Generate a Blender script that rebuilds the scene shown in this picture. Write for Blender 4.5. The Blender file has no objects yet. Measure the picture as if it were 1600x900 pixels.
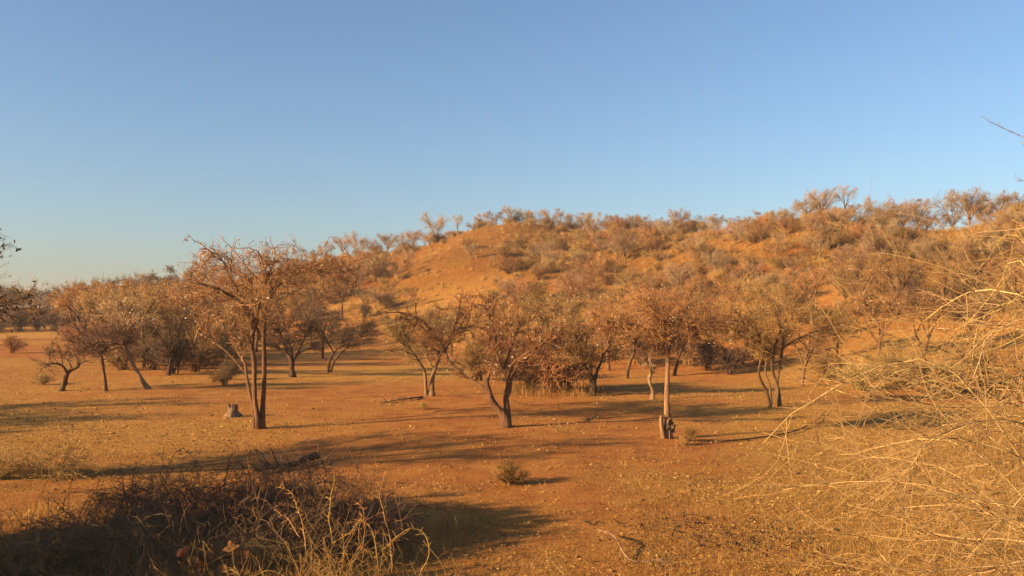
import bpy, math
import numpy as np
from mathutils import Vector

sc = bpy.context.scene
COL = sc.collection
F = 1331.0                      # focal length in photo pixels (photo is 1600 wide)
EYE = 3.2                       # eye height, standing on a vehicle
HORIZON = 490.0                 # image row of the horizon
PITCH = math.atan((HORIZON - 450.0) / F)

# ------------------------------------------------------------------ camera
cam_d = bpy.data.cameras.new('camera')
cam = bpy.data.objects.new('camera', cam_d)
COL.objects.link(cam)
cam.location = (0, 0, EYE)
cam.rotation_euler = (math.pi / 2 + PITCH, 0, 0)
cam_d.sensor_width = 36.0
cam_d.lens = 36.0 * F / 1600.0
cam_d.clip_start = 0.1
cam_d.clip_end = 6000
sc.camera = cam

# ------------------------------------------------------------------ sky and sun
SUN_EL = math.radians(19.0)
SHADOW_AZ = math.radians(25.0)          # shadows run to the right and slightly away
sun_vec = Vector((math.cos(SHADOW_AZ) * math.cos(SUN_EL), math.sin(SHADOW_AZ) * math.cos(SUN_EL), -math.sin(SUN_EL)))
world = bpy.data.worlds.new('World')
sc.world = world
world.use_nodes = True
wn = world.node_tree
sky = wn.nodes.new('ShaderNodeTexSky')
sky.sky_type = 'NISHITA'
sky.sun_disc = False
sky.sun_elevation = SUN_EL
sky.sun_rotation = math.atan2(-sun_vec.x, -sun_vec.y)
sky.air_density = 1.12
sky.dust_density = 1.5
sky.ozone_density = 4.2
wn.links.new(sky.outputs[0], wn.nodes['Background'].inputs[0])
wn.nodes['Background'].inputs[1].default_value = 0.063
sun_d = bpy.data.lights.new('sun', 'SUN')
sun_d.energy = 4.6
sun_d.angle = math.radians(0.55)
sun_d.color = (1.0, 0.72, 0.42)
sun = bpy.data.objects.new('sun', sun_d)
COL.objects.link(sun)
sun.rotation_euler = sun_vec.to_track_quat('-Z', 'Y').to_euler()
sun.location = (-30, -15, 30)
sc.view_settings.view_transform = 'Standard'
sc.view_settings.look = 'None'
sc.view_settings.gamma = 1.0
sc.view_settings.use_curve_mapping = False
sc.view_settings.exposure = 1.5

# ------------------------------------------------------------------ helpers
def sines(seed, n, lo, hi):
    r = np.random.RandomState(seed)
    k = np.exp(r.uniform(np.log(lo), np.log(hi), n))
    a = r.uniform(0, 2 * np.pi, n)
    return [(k[i] * np.cos(a[i]), k[i] * np.sin(a[i]), r.uniform(0, 6.28)) for i in range(n)]

def fsum(ws, x, y):
    s = 0
    for kx, ky, p in ws:
        s = s + np.sin(kx * x + ky * y + p)
    return s / math.sqrt(len(ws))

W_BIG = sines(1, 7, 0.04, 0.12)
W_MID = sines(2, 9, 0.3, 0.9)
W_FINE = sines(3, 12, 1.5, 5.0)
W_HILL = sines(4, 9, 0.09, 0.25)
W_HILL2 = sines(5, 10, 0.3, 0.9)

# the ridge: image column -> row of the crest, distance of the crest and of the foot
CR = np.array([
    [-3000, 488, 260, 190], [-400, 488, 240, 175], [100, 486, 205, 150], [250, 470, 195, 135], [330, 452, 186, 122], [400, 437, 180, 112],
    [470, 419, 174, 105], [530, 405, 170, 100], [600, 402, 164, 96], [650, 394, 159, 92], [700, 382, 154, 88],
    [740, 374, 151, 84], [800, 365, 148, 78], [880, 362, 146, 72], [960, 364, 141, 68], [1060, 367, 134, 65],
    [1150, 368, 127, 62], [1220, 358, 120, 59], [1300, 350, 113, 56], [1400, 359, 107, 53], [1500, 357, 103, 50],
    [1600, 345, 100, 48], [1900, 335, 97, 46], [4500, 330, 95, 46]], float)

def crest(px):
    return (np.interp(px, CR[:, 0], CR[:, 1]), np.interp(px, CR[:, 0], CR[:, 2]), np.interp(px, CR[:, 0], CR[:, 3]) * 0.64)

def smooth(t):
    t = np.clip(t, 0, 1)
    return t * t * (3 - 2 * t)

def height(x, y):
    x = np.asarray(x, float); y = np.asarray(y, float)
    ys = np.maximum(y, 8.0)
    px = 800 + F * x / ys
    cy, cd, fd = crest(px)
    hc = EYE + (HORIZON - cy) / F * cd
    s = (y - fd) / (cd - fd)
    up = np.sin(np.clip(s, 0, 1) * np.pi / 2) ** 1.9
    down = 1 - 0.45 * smooth((y - cd) / 160.0)
    h = hc * up * down
    on = smooth((s - .28) * 3) * (1 - 0.75 * smooth((s - 0.7) / 0.3))
    kx, ky = (720 - 800) / F * 132, 132.0
    h = h + 0.5 * np.exp(-(((x - kx) / 13) ** 2 + ((y - ky) / 17) ** 2)) * (s < 2)
    h = h + on * (0.9 * fsum(W_HILL, x, y) + 0.28 * fsum(W_HILL2, x, y) - 1.1 * np.exp(-(((x - (930 - 800) / F * 110 - 3 * np.sin(y * .1)) / 5) ** 2)))
    flat = 0.10 * fsum(W_BIG, x, y) + 0.028 * fsum(W_MID, x, y) + 0.010 * fsum(W_FINE, x, y)
    rise = 0.5 * smooth((-x - 14) / 30.0) * smooth((y - 18) / 30.0)
    return h + flat + rise

def hz(x, y):
    return float(height(x, y))

CP, SP = math.cos(PITCH), math.sin(PITCH)
def ray(px, py):
    u, v = (px - 800) / F, (450 - py) / F
    return np.array([u, CP - v * SP, SP + v * CP])

def at(px, py, Y):
    d = ray(px, py)
    k = Y / d[1]
    return np.array([d[0] * k, Y, EYE + d[2] * k])

def ground(px, py):
    d = ray(px, py)
    t = np.linspace(3, 400, 6000)
    z = EYE + d[2] * t
    hit = np.nonzero(z < height(d[0] * t, d[1] * t))[0]
    t = t[hit[0]] if len(hit) else 400.0
    x, y = d[0] * t, d[1] * t
    return np.array([x, y, hz(x, y)])

def column(px, Y):
    x = (px - 800) / F * Y
    return np.array([x, Y, hz(x, Y)])

# ------------------------------------------------------------------ materials
def mat(name, c1, c2, scale=6.0, rough=0.9, bump=0.0, bscale=30.0, stretch=1.0, c3=None, translucent=0.0):
    m = bpy.data.materials.new(name)
    m.use_nodes = True
    nt = m.node_tree
    b = nt.nodes['Principled BSDF']
    b.inputs['Roughness'].default_value = rough
    b.inputs['Specular IOR Level'].default_value = 0.15
    tc = nt.nodes.new('ShaderNodeTexCoord')
    mp = nt.nodes.new('ShaderNodeMapping')
    mp.inputs['Scale'].default_value = (1, 1, 1.0 / stretch)
    nt.links.new(tc.outputs['Object'], mp.inputs[0])
    n = nt.nodes.new('ShaderNodeTexNoise')
    n.inputs['Scale'].default_value = scale
    n.inputs['Detail'].default_value = 4
    nt.links.new(mp.outputs[0], n.inputs['Vector'])
    r = nt.nodes.new('ShaderNodeValToRGB')
    r.color_ramp.elements[0].position = 0.34
    r.color_ramp.elements[1].position = 0.66
    r.color_ramp.elements[0].color = (*c1, 1)
    r.color_ramp.elements[1].color = (*c2, 1)
    if c3:
        e = r.color_ramp.elements.new(0.5); e.color = (*c3, 1)
    nt.links.new(n.outputs['Fac'], r.inputs[0])
    # every plant is a little different in tone
    oi = nt.nodes.new('ShaderNodeObjectInfo')
    hs = nt.nodes.new('ShaderNodeHueSaturation')
    mr = nt.nodes.new('ShaderNodeMapRange')
    mr.inputs[3].default_value = 0.68; mr.inputs[4].default_value = 1.25
    nt.links.new(oi.outputs['Random'], mr.inputs[0])
    nt.links.new(mr.outputs[0], hs.inputs['Value'])
    wn_ = nt.nodes.new('ShaderNodeTexWhiteNoise'); wn_.noise_dimensions = '1D'
    nt.links.new(oi.outputs['Random'], wn_.inputs['W'])
    mh = nt.nodes.new('ShaderNodeMapRange'); mh.inputs[3].default_value = 0.487; mh.inputs[4].default_value = 0.516
    nt.links.new(wn_.outputs['Value'], mh.inputs[0]); nt.links.new(mh.outputs[0], hs.inputs['Hue'])
    nt.links.new(r.outputs[0], hs.inputs['Color'])
    nt.links.new(hs.outputs[0], b.inputs['Base Color'])
    if bump:
        n2 = nt.nodes.new('ShaderNodeTexNoise')
        n2.inputs['Scale'].default_value = bscale
        n2.inputs['Detail'].default_value = 5
        nt.links.new(mp.outputs[0], n2.inputs['Vector'])
        bp = nt.nodes.new('ShaderNodeBump')
        bp.inputs['Strength'].default_value = bump
        bp.inputs['Distance'].default_value = 0.03
        nt.links.new(n2.outputs['Fac'], bp.inputs['Height'])
        nt.links.new(bp.outputs[0], b.inputs['Normal'])
    if translucent:
        tr = nt.nodes.new('ShaderNodeBsdfTranslucent')
        nt.links.new(hs.outputs[0], tr.inputs[0])
        mx = nt.nodes.new('ShaderNodeMixShader')
        mx.inputs[0].default_value = translucent
        nt.links.new(b.outputs[0], mx.inputs[1]); nt.links.new(tr.outputs[0], mx.inputs[2])
        nt.links.new(mx.outputs[0], nt.nodes['Material Output'].inputs[0])
    return m

M = {
    'bark': mat('bark', (0.10, 0.052, 0.022), (0.20, 0.108, 0.045), 9, bump=0.9, bscale=22, stretch=4),
    'bark_dark': mat('dark_bark', (0.06, 0.032, 0.015), (0.13, 0.07, 0.03), 9, bump=0.9, bscale=22, stretch=4),
    'bark_pale': mat('pale_bark', (0.15, 0.083, 0.036), (0.25, 0.142, 0.062), 7, bump=0.5, bscale=18, stretch=3),
    'twig': mat('twig', (0.185, 0.098, 0.035), (0.32, 0.175, 0.062), 2.5),
    'twig_red': mat('reddish_twig', (0.225, 0.108, 0.037), (0.36, 0.18, 0.061), 2.0),
    'twig_dark': mat('dark_twig', (0.085, 0.048, 0.025), (0.16, 0.09, 0.045), 2.0),
    'brush': mat('shaded_brush_twig', (0.11, 0.06, 0.028), (0.21, 0.12, 0.055), 2.0),  # twig colour darkened: the near brush's shade is put into it
    'twig_pale': mat('pale_twig', (0.25, 0.15, 0.07), (0.39, 0.25, 0.125), 1.5),
    'straw': mat('straw_twig', (0.30, 0.19, 0.068), (0.50, 0.335, 0.135), 3.0, rough=0.9),
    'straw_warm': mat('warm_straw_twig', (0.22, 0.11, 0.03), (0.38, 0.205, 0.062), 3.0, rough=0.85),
    'straw_thin': mat('fine_straw_twig', (0.24, 0.145, 0.048), (0.39, 0.25, 0.09), 2.0, rough=0.9),
    'leaf_pale': mat('pale_dry_leaf', (0.42, 0.27, 0.12), (0.72, 0.58, 0.38), 5, translucent=0.25),
    'leaf_olive': mat('olive_leaf', (0.17, 0.12, 0.03), (0.30, 0.21, 0.055), 4, translucent=0.25),
    'leaf_dark': mat('dark_dry_leaf', (0.06, 0.032, 0.016), (0.16, 0.085, 0.04), 5, translucent=0.2),
    'leaf_brown': mat('brown_dry_leaf', (0.20, 0.075, 0.025), (0.36, 0.155, 0.055), 8, bump=0.4, bscale=40, translucent=0.15),
    'grass': mat('dry_grass', (0.28, 0.155, 0.038), (0.46, 0.27, 0.07), 0.8, translucent=0.2),
    'litter': mat('leaf_litter', (0.15, 0.065, 0.022), (0.50, 0.29, 0.105), 7, c3=(0.32, 0.155, 0.045)),
    'clod': mat('clod', (0.20, 0.085, 0.035), (0.36, 0.17, 0.07), 8, bump=0.8, bscale=30),
    'deadwood': mat('dead_wood', (0.10, 0.055, 0.03), (0.25, 0.15, 0.075), 12, bump=0.9, bscale=26, stretch=3),
}

def ground_material():
    m = bpy.data.materials.new('dry_soil')
    m.use_nodes = True
    nt = m.node_tree
    L = nt.links.new
    b = nt.nodes['Principled BSDF']
    b.inputs['Roughness'].default_value = 0.95
    b.inputs['Specular IOR Level'].default_value = 0.08
    tc = nt.nodes.new('ShaderNodeTexCoord')
    def noise(scale, detail=5, rough=0.6):
        n = nt.nodes.new('ShaderNodeTexNoise')
        n.inputs['Scale'].default_value = scale
        n.inputs['Detail'].default_value = detail
        n.inputs['Roughness'].default_value = rough
        L(tc.outputs['Object'], n.inputs['Vector'])
        return n
    def ramp(src, stops):
        r = nt.nodes.new('ShaderNodeValToRGB')
        el = r.color_ramp.elements
        while len(el) < len(stops):
            el.new(0.5)
        for e, (p, c) in zip(el, stops):
            e.position = p; e.color = (*c, 1)
        L(src, r.inputs[0])
        return r.outputs[0]
    def mix(f, a, c, mode='MIX'):
        x = nt.nodes.new('ShaderNodeMix'); x.data_type = 'RGBA'; x.blend_type = mode
        if isinstance(f, float): x.inputs[0].default_value = f
        else: L(f, x.inputs[0])
        L(a, x.inputs[6]); L(c, x.inputs[7])
        return x.outputs[2]
    soil = ramp(noise(0.9, 8).outputs['Fac'], [(0.3, (0.235, 0.078, 0.017)), (0.5, (0.37, 0.138, 0.030)), (0.72, (0.44, 0.185, 0.043))])
    straw = ramp(noise(3.5, 8, 0.7).outputs['Fac'], [(0.3, (0.31, 0.137, 0.026)), (0.52, (0.43, 0.208, 0.043)), (0.72, (0.53, 0.28, 0.068))])
    at_ = nt.nodes.new('ShaderNodeAttribute'); at_.attribute_name = 'grass'
    n = noise(0.35, 9, 0.7)
    ad = nt.nodes.new('ShaderNodeMath'); ad.operation = 'ADD'
    L(at_.outputs['Fac'], ad.inputs[0]); L(n.outputs['Fac'], ad.inputs[1])
    f = ramp(ad.outputs[0], [(0.55, (0, 0, 0)), (1.0, (1, 1, 1))])
    base = mix(f, soil, straw)
    speck = ramp(noise(28, 3, 0.7).outputs['Fac'], [(0.34, (0.30, 0.25, 0.22)), (0.48, (0.97, 0.97, 0.97)), (0.64, (1.0, 1.0, 1.0)), (0.73, (1.5, 1.55, 1.6))])
    base = mix(0.75, base, speck, 'MULTIPLY')
    at2 = nt.nodes.new('ShaderNodeAttribute'); at2.attribute_name = 'scrub'  # scrub cover, plus the darkening of the sunlit spur
    dark = ramp(noise(1.6, 8, 0.75).outputs['Fac'], [(0.34, (0.40, 0.33, 0.28)), (0.70, (0.66, 0.585, 0.50))])
    base = mix(at2.outputs['Fac'], base, mix(1.0, base, dark, 'MULTIPLY'))
    L(base, b.inputs['Base Color'])
    bp = nt.nodes.new('ShaderNodeBump'); bp.inputs['Strength'].default_value = 0.9; bp.inputs['Distance'].default_value = 0.10
    L(noise(11, 9, 0.75).outputs['Fac'], bp.inputs['Height'])
    L(bp.outputs[0], b.inputs['Normal'])
    return m
M['ground'] = ground_material()

# ------------------------------------------------------------------ mesh makers
def mesh_from(name, V, faces4=None, faces3=None, material=None, smooth_=True):
    V = np.asarray(V, np.float32).reshape(-1, 3)
    me = bpy.data.meshes.new(name)
    loops, starts, tot = [], [], 0
    if faces4 is not None and len(faces4):
        f = np.asarray(faces4, np.int32).reshape(-1, 4)
        loops.append(f.ravel()); starts.append(np.arange(len(f)) * 4); tot = len(f) * 4
    if faces3 is not None and len(faces3):
        f = np.asarray(faces3, np.int32).reshape(-1, 3)
        loops.append(f.ravel()); starts.append(tot + np.arange(len(f)) * 3)
    loops = np.concatenate(loops).astype(np.int32)
    starts = np.concatenate(starts).astype(np.int32)
    me.vertices.add(len(V)); me.vertices.foreach_set('co', V.ravel())
    me.loops.add(len(loops)); me.loops.foreach_set('vertex_index', loops)
    me.polygons.add(len(starts)); me.polygons.foreach_set('loop_start', starts)
    me.polygons.foreach_set('use_smooth', np.full(len(starts), smooth_, bool))
    me.update(calc_edges=True)
    if material is not None:
        me.materials.append(material)
    return me

class Geo:
    """collects tubes and leaf faces into one mesh"""
    def __init__(self):
        self.V, self.Q, self.T, self.n = [], [], [], 0
    def tubes(self, P, R, k=3, jitter=0.0, seed=0):
        P = np.asarray(P, float); R = np.asarray(R, float)
        if P.ndim == 2:
            P = P[None]; R = R[None]
        nb, n, _ = P.shape
        if nb == 0: return
        T = np.gradient(P, axis=1)
        T /= np.linalg.norm(T, axis=2, keepdims=True) + 1e-9
        ref = np.where(np.abs(T[:, :1, 2:3]) > 0.8, np.array([1.0, 0.1, 0]), np.array([0.1, 0, 1.0]))
        ref = np.broadcast_to(ref, P.shape)
        A = np.cross(T, ref); A /= np.linalg.norm(A, axis=2, keepdims=True) + 1e-9
        B = np.cross(T, A)
        a = np.arange(k) * 2 * np.pi / k
        rr = R[:, :, None, None]
        if jitter:
            rs = np.random.RandomState(seed)
            base = rs.randn(nb, 1, k, 1) * jitter * 0.7
            rr = rr * (1 + base + rs.randn(nb, n, k, 1) * jitter)
        V = P[:, :, None, :] + rr * (np.cos(a)[None, None, :, None] * A[:, :, None, :] + np.sin(a)[None, None, :, None] * B[:, :, None, :])
        idx = (np.arange(nb * n * k) + self.n).reshape(nb, n, k)
        if k == 3:                                    # thin twigs end in a point
            V = V.reshape(nb, n, k, 3)
            V[:, :-1] = P[:, :-1, None] + (V[:, :-1] - P[:, :-1, None]) * 1.15
            W = np.concatenate([V[:, :-1].reshape(nb, -1, 3), P[:, -1:]], 1)
            m = (n - 1) * k + 1
            ix = (np.arange(nb * m) + self.n).reshape(nb, m)
            body = ix[:, :-1].reshape(nb, n - 1, k); tip = np.repeat(ix[:, -1:], k, 1)
            if n > 2:
                j0, j1 = body[:, :-1], body[:, 1:]
                self.Q.append(np.stack([j0, np.roll(j0, -1, 2), np.roll(j1, -1, 2), j1], -1).reshape(-1, 4))
            last = body[:, -1]
            self.T.append(np.stack([last, np.roll(last, -1, 1), tip], -1).reshape(-1, 3))
            self.V.append(W.reshape(-1, 3)); self.n += nb * m
            return
        i0, i1 = idx[:, :-1], idx[:, 1:]
        q = np.stack([i0, np.roll(i0, -1, 2), np.roll(i1, -1, 2), i1], -1).reshape(-1, 4)
        self.V.append(V.reshape(-1, 3)); self.Q.append(q); self.n += nb * n * k
        if k > 3:                                     # close the ends
            for ring in (idx[:, 0, ::-1], idx[:, -1]):
                t = np.stack([np.repeat(ring[:, :1], k - 2, 1), ring[:, 1:-1], ring[:, 2:]], -1).reshape(-1, 3)
                self.T.append(t)
    def leaves(self, C, size, rng, aspect=0.5, up=0.0, fold=0.25):
        C = np.asarray(C, float); nb = len(C)
        if nb == 0: return
        d = rng.randn(nb, 3); d[:, 2] -= up; d /= np.linalg.norm(d, axis=1, keepdims=True)
        s = np.cross(d, rng.randn(nb, 3)); s /= np.linalg.norm(s, axis=1, keepdims=True) + 1e-9
        nrm = np.cross(d, s)
        L = (size * rng.uniform(0.6, 1.35, nb))[:, None]
        p0 = C; p2 = C + d * L
        mid = C + d * L * 0.5 + nrm * L * fold
        p1 = mid + s * L * aspect * 0.5; p3 = mid - s * L * aspect * 0.5
        V = np.stack([p0, p1, p2, p3], 1)
        i = (np.arange(nb * 4) + self.n).reshape(nb, 4)
        self.V.append(V.reshape(-1, 3)); self.n += nb * 4
        self.T.append(np.concatenate([i[:, [0, 1, 2]], i[:, [0, 2, 3]]]))
    def raw(self, V, T):
        V = np.asarray(V, float).reshape(-1, 3)
        self.T.append(np.asarray(T, int) + self.n); self.V.append(V); self.n += len(V)
    def mesh(self, name, material, smooth_=True):
        return mesh_from(name, np.concatenate(self.V), np.concatenate(self.Q) if self.Q else None,
                         np.concatenate(self.T) if self.T else None, material, smooth_)

def spline(pts, n=16):
    """Catmull-Rom through the rows of pts (any number of columns)"""
    pts = np.asarray(pts, float)
    if len(pts) == 2:
        t = np.linspace(0, 1, n)[:, None]
        return pts[0] * (1 - t) + pts[1] * t
    p = np.vstack([2 * pts[0] - pts[1], pts, 2 * pts[-1] - pts[-2]])
    m = len(pts) - 1
    out = []
    for s in np.linspace(0, m - 1e-6, n):
        i = int(s); t = s - i
        a, b, c, d = p[i], p[i + 1], p[i + 2], p[i + 3]
        out.append(0.5 * (2 * b + (c - a) * t + (2 * a - 5 * b + 4 * c - d) * t * t + (3 * b - a - 3 * c + d) * t ** 3))
    return np.array(out)

def unit(v):
    return v / (np.linalg.norm(v, axis=-1, keepdims=True) + 1e-9)

def sprout(parents, rng, count, length, nseg, angle, r, wig, trop, tmin=0.25, env=None, out=0.0, centre=None):
    """grow count branches from a list of (P, R) parents; all branches of a level at once"""
    P = [p for p, _ in parents]
    lens = np.array([np.linalg.norm(np.diff(p, axis=1), axis=2).sum(1).mean() * len(p) for p in P])
    seg = []
    pos, tan, rad = [], [], []
    alloc = rng.multinomial(count, lens / lens.sum())
    for (p, rr), c in zip(parents, alloc):
        if c == 0: continue
        nb, n, _ = p.shape
        bi = rng.randint(0, nb, c)
        t = (tmin + (1 - tmin) * rng.uniform(0, 1, c) ** 0.8) * (n - 1) * 0.999
        i = t.astype(int); fr = (t - i)[:, None]
        a, b = p[bi, i], p[bi, i + 1]
        pos.append(a * (1 - fr) + b * fr); tan.append(unit(b - a))
        rad.append(rr[bi, i] * (1 - fr[:, 0]) + rr[bi, i + 1] * fr[:, 0])
    pos = np.concatenate(pos); tan = np.concatenate(tan); rad = np.concatenate(rad)
    nb = len(pos)
    an = np.radians(rng.uniform(angle[0], angle[1], nb))[:, None]
    perp = rng.randn(nb, 3)
    if centre is not None and out:
        perp = perp + out * unit((pos - centre) * np.array([1, 1, 0.35]))
    perp = unit(np.cross(np.cross(tan, perp), tan))
    d = unit(tan * np.cos(an) + perp * np.sin(an))
    L = rng.uniform(length[0], length[1], nb)[:, None]
    if env is not None:
        m0 = np.linalg.norm((pos - env[0]) / env[1], axis=1, keepdims=True)
        L = L * np.clip(1.55 - m0, .25, 1)
    pts = [pos]; p = pos
    for s in range(nseg):
        d = d + wig * rng.randn(nb, 3)
        d[:, 2] += trop
        if env is not None:
            c, rd = env
            q = (p - c) / rd
            m = np.linalg.norm(q, axis=1, keepdims=True)
            d = d - unit(q / rd) * np.clip(m - 0.9, 0, 1) * 0.7
        d = unit(d)
        p = p + d * L / nseg
        pts.append(p)
    Pn = np.stack(pts, 1)
    if env is not None and nb > 200:                     # thin out what grew past the crown
        m1 = np.linalg.norm((p - env[0]) / env[1], axis=1)
        ok = (m1 < 1.1) | (rng.uniform(0, 1, nb) < .3)
        Pn, rad, nb = Pn[ok], rad[ok], int(ok.sum())
    t = np.linspace(0, 1, nseg + 1)[None]
    r0 = np.minimum(rad * 0.8, r[0] * rng.uniform(0.75, 1.25, nb))[:, None]
    Rn = r0 * (1 - t) + np.minimum(r[1], r0) * t
    return Pn, Rn

def put(name, mesh, parent=None, loc=(0, 0, 0), rot=0.0, scale=1.0):
    o = bpy.data.objects.new(name, mesh)
    COL.objects.link(o)
    o.location = loc
    o.rotation_euler = (0, 0, rot)
    o.scale = (scale,) * 3 if np.isscalar(scale) else scale
    o.parent = parent
    return o

def tag(o, label, cat=None, group=None, kind=None):
    if label: o['label'] = label
    if cat: o['category'] = cat
    if group: o['group'] = group
    if kind: o['kind'] = kind
    return o

def stuff(o):
    o['kind'] = 'stuff'
    return o

# ------------------------------------------------------------------ terrain: one sheet to the horizon, the ridge cut out of the same grid
def build_terrain():
    def axis(a, b, n, c, w):
        u = np.linspace(np.arcsinh((a - c) / w), np.arcsinh((b - c) / w), n)
        return c + w * np.sinh(u)
    xs = axis(-2500, 2500, 380, 0, 22)
    ys = axis(-900, 3500, 460, 12, 16)
    X, Y = np.meshgrid(xs, ys)
    Z = height(X, Y)
    nx, ny = len(xs), len(ys)
    V = np.stack([X, Y, Z], -1).reshape(-1, 3)
    idx = np.arange(nx * ny).reshape(ny, nx)
    Q = np.stack([idx[:-1, :-1], idx[:-1, 1:], idx[1:, 1:], idx[1:, :-1]], -1).reshape(-1, 4)
    px = 800 + F * X / np.maximum(Y, 8)
    cy, cd, fd = crest(px)
    s = (Y - fd) / (cd - fd)
    g = 0.26 + 0.24 * fsum(sines(11, 6, 0.15, 0.5), X, Y) + 0.07 * fsum(sines(12, 6, 0.7, 1.8), X, Y)
    kx, ky = (715 - 800) / F * 118, 118.0
    spur = np.exp(-(((X - kx) / 11) ** 2 + ((Y - ky) / 20) ** 2))
    g = g + 0.10 * spur
    g = g + 0.9 * np.exp(-(((X + 63) / 9) ** 2 + ((Y - 104) / 8) ** 2))          # pale field far left
    g = g + 0.35 * smooth((X - 1.5 - 0.1 * Y) / 4) * (Y < 30) * (Y > 2)          # grassier towards the thorn bush
    hill = smooth((s - 0.30) * 5)
    scrub = np.clip(hill * (0.85 + 0.3 * fsum(sines(13, 6, 0.06, 0.2), X, Y)) + 0.9 * np.sqrt(spur), 0, 1)  # spur term darkens the soil colour to tone down its sunlit face
    g = g + 0.1 * hill
    onhill = (s > 0.33) & (px > -200) & (Y < 900)
    fm = onhill.reshape(-1)[Q].all(1)
    for nm, sel, lab in (('ground', ~fm, 'flat red-brown dry soil scattered with straw and fallen leaves'),
                         ('hill', fm, 'scrubby orange-brown hill rising behind the trees')):
        q = Q[sel]
        used = np.unique(q)
        remap = np.full(len(V), -1); remap[used] = np.arange(len(used))
        me = mesh_from(nm, V[used], remap[q], None, M['ground'])
        for an, arr in (('grass', g), ('scrub', scrub)):
            a = me.attributes.new(an, 'FLOAT', 'POINT')
            a.data.foreach_set('value', np.clip(arr.reshape(-1)[used], 0, 1).astype(np.float32))
        tag(put(nm, me), lab, None, None, 'structure')
build_terrain()

# ------------------------------------------------------------------ hand-laid trees
def limb(pts, Y, n=14, rscale=1.0, tip=None):
    """pts: (px, py, depth offset, radius in m) -> tube path"""
    P = np.array([np.append(at(a, b, Y + dy), r * rscale) for a, b, dy, r in pts])
    if tip: P[-1, 3] *= tip
    S = spline(P, n)
    return S[None, :, :3], np.maximum(S[None, :, 3], 0.004)

def hero(name, label, Y, trunks, limbs, env_px, rng_seed, bark='bark', twig='twig', n=(45, 420, 2600, 5200),
         lens=((0.7, 1.5), (0.4, 0.9), (0.2, 0.5), (0.12, 0.3)), fine=0.0035, leafy=0, leaf='leaf_pale', leaf_size=0.07,
         trop=(0.10, 0.06, 0.03, 0.0), env_depth=None, group=None, angle=(25, 70), wig=0.24, out=1.0, up=0.6, thin=0.72):
    rng = np.random.RandomState(rng_seed)
    base = np.array([*at(trunks[0][0][0], trunks[0][0][1], Y)])
    base[2] = hz(base[0], base[1])
    root = tag(put(name, None, None, base), label, 'tree', group)
    tr = [limb(t, Y, 18, thin) for t in trunks]
    lm = [limb(t, Y, 14, thin, .35) for t in limbs]
    g = Geo()
    for k, (p, r) in enumerate(tr):
        p = p - base
        p[0, 0, 2] = min(p[0, 0, 2], -0.08) if k == 0 or trunks[k][0][1] >= trunks[0][0][1] - 25 else p[0, 0, 2]
        r = r * (1 + .5 * np.exp(-np.arange(r.shape[1]) / 1.3))[None] if k == 0 else r
        g.tubes(p, r, 10, 0.11, rng_seed + k)
    for k, (p, r) in enumerate(lm):
        g.tubes(p - base, r, 7, 0.08, rng_seed + 50 + k)
    me = g.mesh('trunk', M[bark])
    put('trunk', me, root)
    x0, y0, x1, y1 = env_px
    c = at((x0 + x1) / 2, (y0 + y1) / 2, Y) - base
    rx = (x1 - x0) / 2 / F * Y; rz = (y1 - y0) / 2 / F * Y
    env = (c, np.array([rx, env_depth or rx * 0.85, rz]))
    par = [(p - base, r) for p, r in lm] + [(p[:, int(p.shape[1] * .55):] - base, r[:, int(p.shape[1] * .55):]) for p, r in tr]
    cen = c - np.array([0, 0, rz * up])
    A = sprout(par, rng, n[0], lens[0], 7, angle, (0.022, 0.007), wig, trop[0], 0.25, env, out, cen)
    B = sprout(par + [A], rng, n[1], lens[1], 5, angle, (0.0095, 0.004), wig, trop[1], 0.2, env, out * 0.7, cen)
    C = sprout([A, B], rng, n[2], lens[2], 2, angle, (fine * 1.4, fine), wig, trop[2], 0.15, env, 0.3, cen)
    D = sprout([B, C], rng, n[3], lens[3], 1, angle, (fine * 1.15, fine * 0.8), wig, trop[3], 0.15, env, 0.2, cen)
    g = Geo()
    g.tubes(*A, 5); g.tubes(*B, 4); g.tubes(*C, 3); g.tubes(*D, 3)
    crown = put('crown', g.mesh('crown', M[twig]), root)
    if leafy:
        tips = np.concatenate([C[0][:, -1], D[0][:, -1]])
        tips = tips[rng.choice(len(tips), leafy, replace=leafy > len(tips))]
        g = Geo(); g.leaves(tips, leaf_size, rng, 0.55, 0.5)
        stuff(put('foliage', g.mesh('foliage', M[leaf], False), crown))
    return root

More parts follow.
